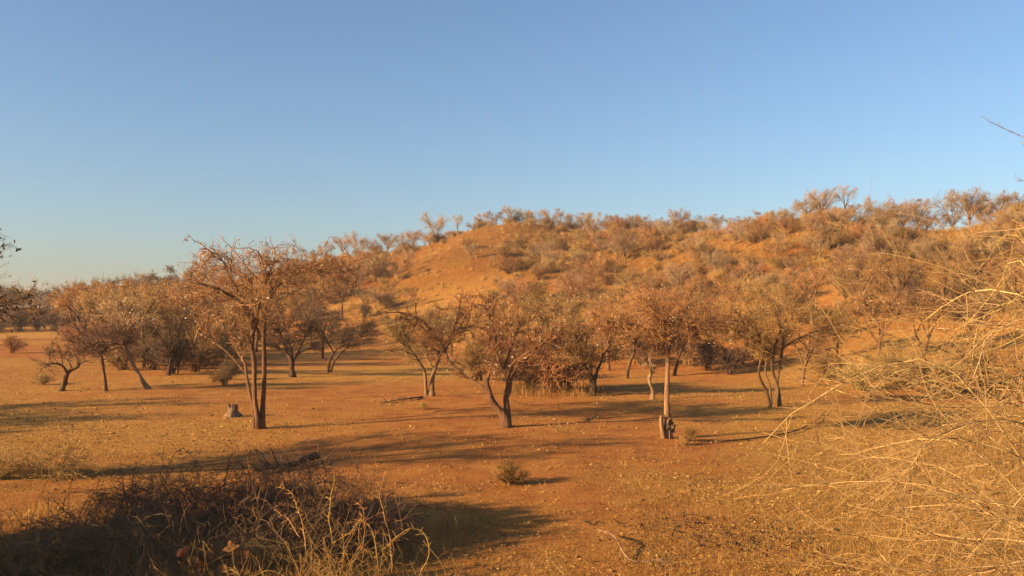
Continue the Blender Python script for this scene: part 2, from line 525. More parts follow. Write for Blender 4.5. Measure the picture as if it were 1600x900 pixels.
gA = ground(408, 670); YA = gA[1]
hero('bare_tree', 'spreading bare tree with three slender upright stems left of the middle', YA,
     [[(408, 671, 0, .15), (410, 645, 0, .09), (412, 600, 0, .085), (413, 560, .05, .085), (412, 520, .1, .08), (416, 480, .2, .075), (424, 455, .2, .06)],
      [(404, 662, -.1, .11), (398, 620, -.15, .09), (397, 570, -.25, .085), (394, 530, -.3, .08), (402, 500, -.2, .07)],
      [(399, 648, .1, .075), (392, 620, .2, .06), (386, 590, .35, .055), (382, 565, .5, .05), (372, 552, .6, .035)]],
     [[(402, 505, -.2, .07), (385, 480, -.4, .06), (360, 462, -.6, .055), (330, 448, -.8, .045), (300, 440, -1.0, .03)],
      [(404, 520, -.3, .07), (380, 470, .2, .05), (395, 450, .4, .045), (375, 425, .8, .04), (340, 415, 1.1, .03), (310, 420, 1.3, .02)],
      [(412, 500, .1, .06), (424, 455, .2, .05), (445, 430, .3, .045), (475, 420, .4, .04), (510, 425, .5, .03), (545, 440, .6, .02)],
      [(418, 470, .2, .05), (440, 440, -.3, .04), (470, 425, -.8, .035), (500, 410, -1.2, .025)],
      [(400, 510, -.3, .05), (408, 460, -.9, .045), (420, 430, -1.3, .035), (430, 405, -1.7, .02)],
      [(385, 585, .4, .045), (360, 555, .6, .035), (335, 535, .8, .03), (310, 520, 1.0, .02)],
      [(372, 455, -.5, .04), (355, 425, -.2, .035), (345, 400, 0, .02)],
      [(425, 455, .2, .04), (420, 425, .9, .035), (440, 400, 1.5, .02)]],
     (262, 388, 572, 535), 21, n=(100, 800, 3400, 4600), fine=.004, lens=((0.9, 2.0), (0.5, 1.2), (0.25, 0.65), (0.12, 0.3)), leafy=600, leaf_size=0.085, trop=(.05, .04, .02, 0), wig=.27, angle=(25, 80), group='trees standing in the open clearing')

gB = ground(788, 668); YB = gB[1]
hero('crooked_tree', 'crooked low-forked tree with two trunks in the centre of the clearing', YB,
     [[(791, 669, 0, .17), (788, 650, 0, .15), (779, 640, 0, .115), (768, 625, -.05, .10), (762, 605, -.1, .095), (760, 594, -.1, .09), (764, 586, -.1, .05)],
      [(792, 668, .1, .15), (793, 645, .1, .12), (791, 620, .15, .10), (796, 602, .2, .105), (793, 590, .2, .08), (780, 565, .2, .055), (775, 540, .25, .05), (768, 505, .3, .042), (757, 478, .35, .035)]],
     [[(766, 616, -.08, .08), (752, 604, .05, .06), (745, 599, .1, .05), (722, 585, .5, .042), (702, 565, .8, .045), (695, 548, 1.0, .04), (680, 525, 1.2, .04), (660, 500, 1.4, .035), (630, 488, 1.5, .03), (600, 490, 1.6, .018)],
      [(757, 478, .35, .035), (742, 476, .4, .025), (724, 484, .5, .016)],
      [(793, 592, .2, .06), (800, 570, -.2, .04), (818, 555, -.6, .035), (850, 535, -1.0, .028), (890, 505, -1.2, .016)],
      [(796, 600, .2, .05), (810, 570, .6, .035), (835, 545, 1.0, .028), (860, 520, 1.3, .018)],
      [(786, 580, .2, .04), (800, 540, .5, .03), (815, 500, .7, .018)],
      [(697, 550, 1.0, .035), (705, 520, .7, .03), (740, 510, .4, .025), (765, 520, .2, .015)]],
     (575, 462, 900, 590), 22, bark='bark', twig='twig_red', n=(70, 560, 2600, 3200), leafy=420, leaf='leaf_pale', leaf_size=0.065, env_depth=2.0, fine=.0038, thin=.85)

gC = ground(1043, 685); YC = gC[1]
rootC = hero('umbrella_tree', 'umbrella-crowned tree with one straight pale trunk, gnarled roots wrapped round its foot', YC,
     [[(1044, 686, 0, .13), (1043, 660, 0, .115), (1042, 630, 0, .098), (1043, 590, .05, .09), (1043, 560, .05, .085), (1042, 540, .1, .07), (1040, 525, .1, .055)]],
     [[(1043, 560, 0, .05), (1050, 535, .2, .045), (1065, 515, .5, .04), (1095, 505, .9, .03), (1135, 500, 1.1, .025), (1165, 502, 1.2, .015)],
      [(1041, 530, .1, .05), (1025, 515, 0, .04), (995, 508, -.2, .032), (965, 505, -.3, .025), (945, 506, -.4, .015)],
      [(1040, 528, .1, .045), (1035, 505, .7, .035), (1015, 480, 1.3, .02)],
      [(1041, 528, .1, .045), (1052, 505, -.6, .035), (1075, 480, -1.2, .02)],
      [(1041, 530, .1, .045), (1030, 500, -.9, .03), (1000, 480, -1.6, .018)],
      [(1043, 520, .2, .04), (1060, 495, 1.1, .03), (1085, 470, 1.7, .018)]],
     (922, 440, 1190, 550), 23, bark='bark_pale', twig='twig_red', n=(90, 800, 4200, 5200), leafy=420, leaf_size=0.055, fine=.0034, trop=(.05, .04, .02, 0), wig=.25)
# gnarled climber and stub at its foot, parts of the same tree
rng = np.random.RandomState(5)
bC = np.array(rootC.location)
g = Geo()
for k in range(13):
    a0 = rng.uniform(0, 6.28); turns = rng.uniform(-2.2, 2.2); h0 = rng.uniform(-.05, .3); h1 = rng.uniform(.25, .62)
    t = np.linspace(0, 1, 14)
    rr = 0.10 + 0.045 * np.sin(t * 5 + a0) + (1 - t) * .05
    P = np.stack([rr * np.cos(a0 + turns * t), rr * np.sin(a0 + turns * t), h0 + (h1 - h0) * t + .06 * np.sin(7 * t + a0)], -1)
    g.tubes(P, np.full(14, rng.uniform(.016, .034)) * (1.15 - .5 * t), 6, .12, k)
tag(put('climber_root', g.mesh('climber_root', M['deadwood']), rootC), 'tangle of thick woody climber stems round the trunk foot')
g = Geo()
g.tubes(spline([(-.12, -.1, -.05, .08), (-.17, -.1, .2, .06), (-.20, -.12, .45, .055), (-.19, -.12, .6, .04)], 9)[None, :, :3], spline([(.08,), (.06,), (.055,), (.035,)], 9)[None, :, 0], 8, .1)
put('stub', g.mesh('stub', M['bark_pale']), rootC)

gD = ground(672, 619); YD = gD[1]
hero('twin_stemmed_tree', 'smaller pale twin-stemmed tree behind the crooked tree\'s long left limb', YD,
     [[(674, 619, 0, .15), (675, 600, 0, .13), (678, 580, .1, .11), (684, 565, .1, .09), (686, 550, .1, .07)],
      [(667, 620, 0, .11), (665, 600, -.1, .085), (663, 580, -.2, .075), (655, 565, -.3, .06), (648, 555, -.3, .04)]],
     [[(679, 578, .1, .07), (670, 565, .3, .06), (662, 550, .5, .04), (650, 530, .7, .025)], [(684, 562, 0, .06), (695, 540, -.3, .04), (705, 515, -.5, .025)],
      [(655, 565, -.3, .05), (640, 545, -.5, .035), (620, 530, -.7, .02)], [(686, 550, .1, .05), (682, 525, .6, .035), (690, 500, 1.0, .02)]],
     (592, 478, 722, 588), 24, bark='bark_pale', twig='twig', n=(50, 420, 2200, 3000), leafy=420, leaf='leaf_pale', leaf_size=.08, fine=.0048)

gE = ground(1212, 636); YE = gE[1]
hero('many_stemmed_tree', 'wide dense tree on several bent dark stems beside the pale thorn bush', YE,
     [[(1218, 637, 0, .08), (1217, 615, 0, .07), (1212, 595, .1, .065), (1206, 575, .1, .06), (1208, 555, .2, .055), (1215, 530, .2, .045)],
      [(1204, 634, -.2, .09), (1198, 612, -.3, .075), (1188, 592, -.5, .065), (1186, 575, -.6, .055), (1192, 555, -.5, .05), (1190, 535, -.5, .04)],
      [(1216, 634, .3, .07), (1214, 600, .5, .065), (1219, 570, .7, .075), (1222, 545, .8, .06), (1224, 528, .8, .045)],
      [(1206, 632, .6, .06), (1202, 600, .8, .05), (1196, 580, 1.0, .045), (1200, 550, 1.1, .04)]],
     [[(1208, 555, .2, .05), (1180, 530, -.2, .04), (1150, 515, -.5, .03), (1115, 505, -.7, .018)], [(1222, 545, .8, .05), (1245, 530, .4, .04), (1275, 518, 0, .03), (1310, 515, -.3, .018)],
      [(1215, 530, .2, .04), (1225, 500, -.5, .03), (1235, 475, -1, .018)], [(1190, 535, -.5, .04), (1180, 505, 0, .03), (1170, 480, .5, .018)],
      [(1224, 528, .8, .04), (1215, 500, 1.4, .03), (1205, 478, 1.9, .018)]],
     (1092, 448, 1335, 562), 25, bark='bark_dark', twig='twig_red', n=(90, 800, 4200, 5600), leafy=420, leaf='leaf_pale', leaf_size=.06, fine=.0042)

gF = ground(925, 618); YF = gF[1]
hero('stout_tree', 'stout dark-trunked tree forking low at the edge of the tall dry grass', YF,
     [[(927, 619, 0, .20), (927, 600, 0, .18), (924, 590, 0, .15), (917, 578, -.1, .09), (908, 565, -.2, .06), (900, 552, -.3, .045)],
      [(928, 596, .1, .13), (932, 582, .2, .09), (938, 568, .3, .065), (942, 552, .4, .05)]],
     [[(925, 590, 0, .08), (922, 570, .5, .06), (925, 545, .8, .035)], [(908, 565, -.2, .05), (885, 545, -.4, .035), (865, 530, -.6, .02)],
      [(942, 555, .4, .05), (960, 535, .3, .035), (985, 525, .2, .02)], [(917, 576, -.1, .05), (905, 540, -.6, .035), (895, 510, -.9, .02)]],
     (842, 482, 1005, 580), 26, bark='bark_dark', twig='twig_red', n=(60, 520, 2600, 3600), leafy=300, leaf_size=.065, fine=.0048)

# left-hand group
gG = ground(250, 608); YG = gG[1]
hero('leaning_pale_tree', 'pale leaning tree with bare whitish branches among the left-hand trees', YG,
     [[(232, 609, 0, .15), (224, 598, 0, .12), (214, 580, .1, .10), (204, 562, .1, .085), (197, 545, .1, .07), (193, 530, .2, .05)]],
     [[(197, 546, .1, .06), (185, 543, 0, .045), (172, 548, -.2, .03), (160, 552, -.4, .016)], [(193, 530, .2, .045), (186, 512, .3, .035), (182, 495, .5, .02)],
      [(195, 535, .2, .04), (198, 518, -.2, .03), (206, 505, -.5, .018)]],
     (128, 462, 262, 560), 27, bark='bark_pale', twig='twig_pale', n=(22, 130, 500, 500), leafy=60, leaf_size=.1, fine=.006)
gG = ground(165, 611); YG = gG[1]
hero('flat_topped_tree', 'flat-topped tree on one straight thin trunk left of the pale leaning tree', YG,
     [[(165, 612, 0, .12), (164, 595, 0, .10), (161, 575, .1, .10), (159, 560, .1, .09), (157, 550, .1, .07)]],
     [[(158, 555, .1, .07), (145, 545, 0, .05), (125, 540, -.3, .03)], [(158, 552, .1, .06), (172, 540, .4, .045), (195, 535, .7, .025)],
      [(157, 550, .1, .06), (150, 535, .9, .04), (140, 525, 1.4, .02)], [(157, 550, .1, .06), (165, 535, -.7, .04), (175, 525, -1.2, .02)]],
     (100, 488, 232, 560), 28, bark='bark', twig='twig_dark', n=(60, 480, 2400, 3000), fine=.006, trop=(.03, .02, 0, 0))
gG = ground(97, 611); YG = gG[1]
hero('gnarled_tree', 'small gnarled dark tree bending right at the edge of the left field', YG,
     [[(95, 612, 0, .15), (100, 600, 0, .13), (104, 585, 0, .115), (112, 577, .1, .10), (122, 573, .1, .08), (124, 566, .1, .06)]],
     [[(104, 583, 0, .08), (98, 572, -.2, .06), (85, 568, -.4, .05), (72, 572, -.6, .025)], [(112, 577, .1, .07), (105, 562, .4, .05), (90, 552, .7, .035), (75, 548, .9, .02)],
      [(122, 570, .1, .06), (118, 558, .6, .04), (105, 550, 1.0, .02)]],
     (62, 528, 150, 592), 29, bark='bark_dark', twig='twig_dark', n=(35, 160, 600, 500), fine=.006)
gH = ground(457, 589); YH = gH[1]
hero('dark_tree', 'dark low-crowned tree just right of the three-stemmed tree', YH,
     [[(457, 589, 0, .20), (456, 575, 0, .18), (455, 563, 0, .16), (448, 552, .1, .11), (436, 544, .1, .08), (425, 538, .2, .05)],
      [(456, 566, 0, .13), (465, 553, .2, .10), (478, 546, .3, .075), (490, 540, .4, .05)]],
     [[(456, 562, 0, .09), (455, 545, .8, .06), (450, 525, 1.4, .03)], [(465, 553, .2, .08), (475, 530, -.6, .05), (485, 510, -1.2, .025)],
      [(448, 552, .1, .08), (440, 525, -.8, .05), (430, 505, -1.3, .025)]],
     (405, 462, 520, 560), 30, bark='bark_dark', twig='twig_dark', n=(70, 560, 2600, 3600), fine=.007, leafy=200, leaf_size=.08, leaf='leaf_dark')
gH = ground(515, 582); YH = gH[1]
hero('dark_tree', 'dark tree leaning right on two thin forked stems at the clearing\'s back edge', YH,
     [[(512, 583, 0, .13), (514, 568, 0, .10), (520, 553, .1, .09), (530, 543, .2, .07), (540, 537, .3, .05)],
      [(516, 582, .2, .11), (521, 566, .4, .085), (532, 552, .5, .07), (545, 542, .7, .045)]],
     [[(530, 543, .2, .06), (525, 525, .8, .045), (515, 505, 1.3, .025)], [(540, 537, .3, .05), (560, 528, -.2, .035), (578, 522, -.6, .02)],
      [(522, 552, .1, .06), (510, 530, -.8, .04), (500, 510, -1.3, .02)]],
     (482, 468, 592, 555), 31, bark='bark_dark', twig='twig_dark', n=(60, 500, 2200, 2800), fine=.007, leafy=150, leaf_size=.08, leaf='leaf_dark')
gI = ground(1018, 624); YI = gI[1]
hero('dead_tree', 'short crooked dead tree with a forked pale top just left of the straight trunk', YI,
     [[(1019, 625, 0, .10), (1020, 612, 0, .085), (1016, 600, 0, .08), (1014, 590, .05, .085), (1019, 581, .05, .07), (1021, 574, .05, .045)]],
     [[(1016, 590, 0, .06), (1016, 578, 0, .045), (1012, 570, -.1, .025)], [(1020, 579, 0, .05), (1026, 573, .1, .03)]],
     (1000, 535, 1040, 585), 32, bark='bark_pale', twig='bark_pale' if False else 'twig_pale', n=(6, 16, 30, 20), lens=((.3, .6), (.2, .4), (.1, .3), (.1, .2)), fine=.006)

# ------------------------------------------------------------------ tree kinds that repeat
def proto_tree(seed, H, fork, spread, stems=1, lean=0.25, bark='bark', twig='twig', n=(40, 280, 1200, 1300), fine=.0075,
               leafy=0, leaf='leaf_pale', leaf_size=.1, crown_lo=0.35, trad=0.11, trop=(.08, .05, .02, 0), nlimb=5, tl=1.0):
    rng = np.random.RandomState(seed)
    g = Geo(); par = []
    c = np.array([0, 0, H * (1 + crown_lo) / 2]); rz = H * (1 - crown_lo) / 2
    env = (c, np.array([spread, spread, rz]))
    for s in range(stems):
        a = rng.uniform(0, 6.28); ln = lean * rng.uniform(.4, 1.3)
        hf = H * fork * rng.uniform(.85, 1.15)
        t = np.linspace(0, 1, 9)
        wob = np.cumsum(rng.randn(9, 2) * .05 * hf / 2, 0) * t[:, None]
        off = rng.uniform(-.15, .15, 2) * (stems > 1)
        P = np.stack([off[0] + np.cos(a) * ln * hf * t + wob[:, 0], off[1] + np.sin(a) * ln * hf * t + wob[:, 1], hf * t - .12 * (t == 0)], -1)
        r0 = trad / math.sqrt(stems) * rng.uniform(.85, 1.2)
        R = r0 * (1.25 - .55 * t)
        g.tubes(P, R, 8, .07, seed + s)
        nl = max(2, round(nlimb / stems) + rng.randint(0, 2))
        a0 = rng.uniform(0, 6.28)
        for k in range(nl):
            b = a0 + k * 6.28 / nl + rng.uniform(-.4, .4)
            reach = spread * rng.uniform(.45, .85); z1 = hf + (H * .93 - hf) * rng.uniform(.45, .95)
            i0 = rng.randint(5, 9)
            p0 = P[i0]
            pts = [p0, p0 + np.array([np.cos(b) * reach * .35, np.sin(b) * reach * .35, (z1 - p0[2]) * .5]) + rng.randn(3) * .12,
                   p0 + np.array([np.cos(b) * reach * .7, np.sin(b) * reach * .7, (z1 - p0[2]) * .85]) + rng.randn(3) * .12,
                   np.array([p0[0] + np.cos(b) * reach, p0[1] + np.sin(b) * reach, z1])]
            S = spline(pts, 10); rr = np.linspace(R[i0] * .7, R[i0] * .2, 10)
            g.tubes(S, rr, 6, .06, k)
            par.append((S[None], rr[None]))
    trunk = g.mesh('trunk', M[bark])
    cen = c - np.array([0, 0, rz * .6])
    k = H / 5.0
    A = sprout(par, rng, n[0], (.6 * k, 1.4 * k), 6, (25, 70), (.024 * k, .009 * k), .24, trop[0], .2, env, 1.0, cen)
    B = sprout(par + [A], rng, n[1], (.4 * k, .9 * k), 4, (25, 70), (.011 * k, fine), .26, trop[1], .15, env, .7, cen)
    C = sprout([A, B], rng, n[2], (.2 * k * tl, .5 * k * tl), 2, (25, 75), (fine * 1.45, fine * .9), .26, trop[2], .15, env, .3, cen)
    D = sprout([B, C], rng, n[3], (.12 * k * tl, .32 * k * tl), 1, (25, 75), (fine * 1.35, fine * .6), .26, trop[3], .15, env, .2, cen)
    g = Geo(); g.tubes(*A, 4); g.tubes(*B, 3); g.tubes(*C, 3); g.tubes(*D, 3)
    parts = [('trunk', trunk), ('crown', g.mesh('crown', M[twig]))]
    if leafy:
        tips = np.concatenate([C[0][:, -1], D[0][:, -1]])
        g = Geo(); g.leaves(tips[rng.choice(len(tips), leafy)], leaf_size, rng, .6, .3)
        parts.append(('foliage', g.mesh('foliage', M[leaf], False)))
    return parts

def plant(parts, name, loc, rot, scale, label, cat='tree', group=None):
    root = tag(put(name, None, None, loc, rot, scale), label, cat, group)
    last = None
    for nm, me in parts:
        if nm == 'foliage':
            stuff(put(nm, me, last))
        else:
            last = put(nm, me, root)
    return root

def proto_shrub(seed, H, spread, twig='twig', n=(26, 200, 1000, 1400), fine=.008, leafy=0, leaf='leaf_pale', leaf_size=.08, droop=0.0):
    """many stems from one root; one mesh of stems and twigs"""
    rng = np.random.RandomState(seed)
    P = []
    for k in range(n[0]):
        a = rng.uniform(0, 6.28); rc = spread * rng.uniform(.15, .9)
        z1 = H * math.sqrt(max(.12, 1 - (rc / spread) ** 2)) * rng.uniform(.6, 1.0)
        p0 = np.array([rng.randn() * .08 * spread, rng.randn() * .08 * spread, -.05])
        p3 = np.array([math.cos(a) * rc, math.sin(a) * rc, z1])
        P.append(spline([p0, p0 * .6 + p3 * .3 + [0, 0, .25 * z1], p0 * .25 + p3 * .7 + [0, 0, .12 * z1] + rng.randn(3) * .06 * H, p3], 7))
    P = np.array(P); R = np.linspace(.022, .008, 7)[None] * rng.uniform(.6, 1.3, (len(P), 1)) * max(.6, H / 1.6)
    env = (np.array([0, 0, H * .25]), np.array([spread * 1.05, spread * 1.05, H * .85]))
    k = H / 1.6
    cen = np.array([0, 0, 0.0])
    B = sprout([(P, R)], rng, n[1], (.3 * k, .7 * k), 4, (20, 75), (.012 * k, fine), .28, .02, .15, env, .8, cen)
    C = sprout([(P, R), B], rng, n[2], (.15 * k, .45 * k), 2, (25, 80), (fine * 1.1, fine * .8), .3, 0, .1, env, .3, cen)
    D = sprout([B, C], rng, n[3], (.1 * k, .25 * k), 1, (25, 80), (fine, fine * .6), .3, 0, .1, env, .2, cen)
    g = Geo(); g.tubes(P, R, 4); g.tubes(*B, 3); g.tubes(*C, 3); g.tubes(*D, 3)
    parts = [('branches', g.mesh('branches', M[twig]))]
    if leafy:
        tips = np.concatenate([B[0][:, -1], C[0][:, -1], D[0][:, -1]])
        g = Geo(); g.leaves(tips[rng.choice(len(tips), leafy)], leaf_size, rng, .6, .2)
        parts.append(('foliage', g.mesh('foliage', M[leaf], False)))
    return parts

def shrub(parts, name, loc, rot, scale, label, group=None, cat='shrub'):
    if len(parts) == 1:
        return tag(put(name, parts[0][1], None, loc, rot, scale), label, cat, group)
    root = tag(put(name, None, None, loc, rot, scale), label, cat, group)
    b = put('branches', parts[0][1], root)
    stuff(put('foliage', parts[1][1], b))
    return root

WORDS = ['first', 'second', 'third', 'fourth', 'fifth', 'sixth', 'seventh', 'eighth', 'ninth', 'tenth', 'eleventh', 'twelfth', 'thirteenth',
         'fourteenth', 'fifteenth', 'sixteenth', 'seventeenth', 'eighteenth', 'nineteenth', 'twentieth']
def nth(i):
    n = i + 1
    if n <= 20: return WORDS[i]
    tens = {2: 'twenty', 3: 'thirty', 4: 'forty', 5: 'fifty', 6: 'sixty'}[n // 10]
    return tens + '-' + WORDS[n % 10 - 1] if n % 10 else tens[:-1] + 'ieth'

# mid-distance trees behind the clearing
MID = [proto_tree(100, 5.0, .38, 2.5, 1, .2, 'bark', 'twig_red', leafy=150, leaf_size=.085),
       proto_tree(101, 4.6, .30, 2.6, 2, .35, 'bark_dark', 'twig', leafy=130, leaf_size=.085),
       proto_tree(102, 5.2, .45, 2.3, 1, .15, 'bark', 'twig_red', trop=(.02, .02, 0, 0), leafy=110, leaf_size=.085),
       proto_tree(103, 4.4, .30, 2.4, 3, .4, 'bark_pale', 'twig', n=(36, 260, 1200, 1400), leafy=260, leaf='leaf_olive', leaf_size=.09),
       proto_tree(104, 4.8, .35, 2.5, 1, .3, 'bark_dark', 'twig_dark', n=(46, 320, 1500, 1600)),
       proto_tree(105, 5.0, .40, 2.2, 1, .25, 'bark', 'twig', n=(36, 240, 900, 900), leafy=100, leaf_size=.09)]
SHR = [proto_shrub(200, 1.7, 1.5, 'twig_red'), proto_shrub(201, 1.5, 1.7, 'twig'), proto_shrub(202, 1.8, 1.3, 'twig_dark'),
       proto_shrub(203, 1.6, 1.6, 'twig', leafy=260, leaf='leaf_olive', leaf_size=.07), proto_shrub(204, 1.3, 1.4, 'straw_thin')]
MIDNAME = ['brown_tree', 'brown_tree', 'flat_crowned_tree', 'olive_tree', 'dark_crowned_tree', 'brown_tree']
MIDLOOK = ['reddish-brown twiggy tree', 'brown twin-stemmed tree', 'flat-crowned reddish twiggy tree', 'olive-tinged many-stemmed tree', 'dark dense twiggy tree', 'brown open-crowned tree']

rng = np.random.RandomState(77)
# (px, distance, scale, kind): the ones that can be made out singly
mid = [
    (560, 108, 1.0, 0), (592, 112, .9, 1), (640, 92, .55, 3), (705, 62, .72, 2), (735, 55, .85, 0), (765, 66, .75, 1), (800, 50, 1.0, 3), (842, 57, .9, 0), (815, 72, .75, 2),
    (870, 52, 1.0, 1), (900, 66, 1.1, 0), (935, 60, 1.0, 3), (951, 47, .85, 0), (979, 43, .85, 2), (990, 64, 1.1, 5), (1020, 55, 1.0, 0), (1053, 44, .85, 4),
    (1080, 60, 1.1, 1), (1110, 52, 1.0, 5), (1140, 62, 1.1, 0), (1160, 48, .9, 2), (1190, 58, 1.1, 1), (1225, 52, 1.0, 4), (1251, 38, .8, 5), (1270, 56, 1.1, 0),
    (1305, 47, 1.0, 1), (1335, 55, 1.1, 2), (1370, 44, 1.0, 0), (1400, 56, 1.1, 5), (1440, 46, 1.05, 1), (1480, 54, 1.1, 0), (1530, 44, 1.0, 4), (1580, 52, 1.1, 1), (1650, 46, 1.1, 0),
    # behind the left group
    (265, 43, .8, 4), (300, 50, 1.0, 0), (335, 56, 1.0, 1), (370, 62, 1.05, 0), (400, 70, 1.1, 5), (440, 78, 1.1, 1), (480, 84, 1.1, 0), (505, 62, .9, 4), (535, 92, 1.1, 2),
    (240, 58, 1.1, 0), (205, 66, 1.15, 1), (170, 60, 1.0, 0), (275, 72, 1.25, 5), (320, 84, 1.3, 0), (360, 94, 1.3, 1), (225, 86, 1.3, 2), (185, 92, 1.25, 0), (150, 80, 1.1, 4), (410, 104, 1.2, 0),
    (120, 98, 1.1, 1), (130, 62, 1.15, 0), (185, 52, 1.0, 1), (225, 50, 1.05, 5), (255, 62, 1.2, 0), (310, 64, 1.2, 2), (345, 72, 1.2, 1), (385, 80, 1.25, 0), (290, 56, 1.1, 1), (455, 112, 1.2, 5), (290, 108, 1.35, 1), (340, 116, 1.4, 4), (500, 122, 1.1, 0)]
left_i = sorted([m for m in mid if m[0] < 545]); right_i = sorted([m for m in mid if m[0] >= 545])
for rows, where, grp in ((left_i, 'in the left wooded edge', 'trees of the left wooded edge'),
                         (right_i, 'in the thicket below the hill', 'trees of the thicket below the hill')):
    for i, (px, Y, s, kd) in enumerate(rows):
        plant(MID[kd], MIDNAME[kd], column(px, Y), rng.uniform(0, 6.28), s * rng.uniform(.92, 1.05) * (1 if px < 900 else .9 if px < 1080 else .78),
              '%s %s, %s from left' % (MIDLOOK[kd], where, nth(i)), 'tree', grp)

# shrubs of the thicket; the dense one by the tall grass is single
sh = [(745, 41, 1.1, 0), (830, 36, 1.35, 1), (862, 34.5, 1.5, 0), (888, 37, 1.2, 2), (800, 42, 1.2, 0), (1105, 46, 1.0, 2), (1140, 44, .9, 2), (1075, 48, 1.1, 1), (1000, 50, 1.2, 3),
      (1290, 40, 1.0, 1), (1340, 36, 1.0, 4), (1400, 38, 1.2, 1), (1460, 34, 1.2, 4), (1530, 36, 1.3, 1), (270, 44, 1.2, 2), (305, 46, 1.1, 3), (130, 66, 1.4, 0), (195, 48, 1.1, 1), (222, 54, 1.5, 0), (255, 52, 1.4, 1), (320, 58, 1.5, 0), (345, 62, 1.6, 1), (380, 72, 1.6, 0), (415, 80, 1.6, 1), (165, 72, 1.6, 0), (110, 84, 1.5, 2), (240, 70, 1.8, 1), (300, 76, 1.8, 0), (450, 92, 1.6, 0), (490, 96, 1.5, 1), (-20, 90, 1.4, 2), (30, 118, 1.6, 2), (60, 120, 1.7, 0), (0, 119, 1.7, 1), (85, 117, 1.6, 2), (-40, 121, 1.8, 0), (110, 119, 1.7, 1), (180, 56, 1.2, 0), (205, 60, 1.3, 1), (150, 64, 1.2, 0), (285, 60, 1.4, 0), (360, 66, 1.3, 1), (240, 48, 1.1, 2), (330, 52, 1.2, 0),
      (20, 62, .8, 0), (70, 38, .4, 4), (600, 86, .7, 0), (570, 92, .8, 2), (670, 80, 1.0, 0), (700, 74, 1.0, 3), (640, 60, .5, 1),
      (1190, 47, .9, 1), (950, 56, 1.2, 0), (905, 58, 1.2, 2), (770, 62, 1.2, 0), (1240, 58, 1.3, 0), (1380, 60, 1.4, 1), (352, 38, .55, 1), (360, 41, .5, 2)]
look = ['reddish-brown rounded dry shrub', 'brown spreading dry shrub', 'dark twiggy shrub', 'olive-tinged leafy shrub', 'straw-coloured low bush']
nmS = ['dry_shrub', 'dry_shrub', 'dark_shrub', 'leafy_shrub', 'straw_bush']
for i, (px, Y, s, kd) in enumerate(sorted(sh)):
    shrub(SHR[kd], nmS[kd], column(px, Y), rng.uniform(0, 6.28), s * rng.uniform(.95, 1.1),
          '%s under the trees on flat ground, %s shrub from left' % (look[kd], nth(i)), 'shrubs under the trees')

# ------------------------------------------------------------------ far tree line at the left
FAR = [proto_tree(300, 6.0, .25, 3.2, 2, .3, 'bark_dark', 'twig_dark', n=(30, 200, 900, 900), fine=.016, crown_lo=-.05, leafy=350, leaf='leaf_dark', leaf_size=.22),
       proto_tree(301, 5.6, .25, 3.0, 1, .2, 'bark', 'twig', n=(30, 200, 900, 900), fine=.016, crown_lo=-.05, leafy=200, leaf='leaf_olive', leaf_size=.2),
       proto_tree(302, 6.4, .3, 2.8, 1, .2, 'bark_dark', 'twig_red', n=(30, 200, 900, 900), fine=.016, crown_lo=-.05)]
rows = []
for px in range(-330, 330, 9):
    rows.append((px + rng.uniform(-6, 6), rng.uniform(120, 165), rng.uniform(.8, 1.2), rng.choice(3, p=[.45, .3, .25])))
for px in range(-330, 110, 26):
    rows.append((px + rng.uniform(-8, 8), rng.uniform(112, 118), rng.uniform(.5, .75), rng.choice(3)))
for px, Y, s, kd in rows:
    plant(FAR[kd], 'distant_tree', column(px, Y), rng.uniform(0, 6.28), s,
          ['dark leafy tree in the distant tree line beyond the pale field', 'olive-brown tree in the distant tree line beyond the pale field',
           'bare reddish tree in the distant tree line beyond the pale field'][kd], 'tree', ['dark trees of the distant line', 'olive trees of the distant line', 'bare trees of the distant line'][kd])

# ------------------------------------------------------------------ the ridge: skyline trees
RID = [proto_tree(400, 4.6, .2, 2.6, 1, .15, 'bark_pale', 'twig_pale', n=(60, 360, 1300, 900), fine=.007, tl=1.5, crown_lo=.05, trad=.085, nlimb=9),
       proto_tree(401, 4.4, .15, 2.7, 3, .3, 'bark_pale', 'twig_pale', n=(60, 360, 1300, 900), fine=.007, tl=1.5, crown_lo=.0, trad=.085, nlimb=10),
       proto_tree(402, 4.0, .12, 2.7, 4, .4, 'bark_pale', 'twig', n=(60, 380, 1500, 1100), fine=.007, tl=1.5, crown_lo=-.1, trad=.08, nlimb=10),
       proto_tree(403, 4.2, .18, 2.9, 2, .3, 'bark_pale', 'twig_pale', n=(60, 380, 1500, 1100), fine=.007, trop=(.03, .02, 0, 0), tl=1.5, crown_lo=.0, trad=.085, nlimb=9),
       proto_tree(404, 5.6, .40, 1.7, 1, .12, 'bark_pale', 'twig_pale', n=(30, 150, 450, 350), fine=.007, trad=.1, tl=1.6, crown_lo=.25)]
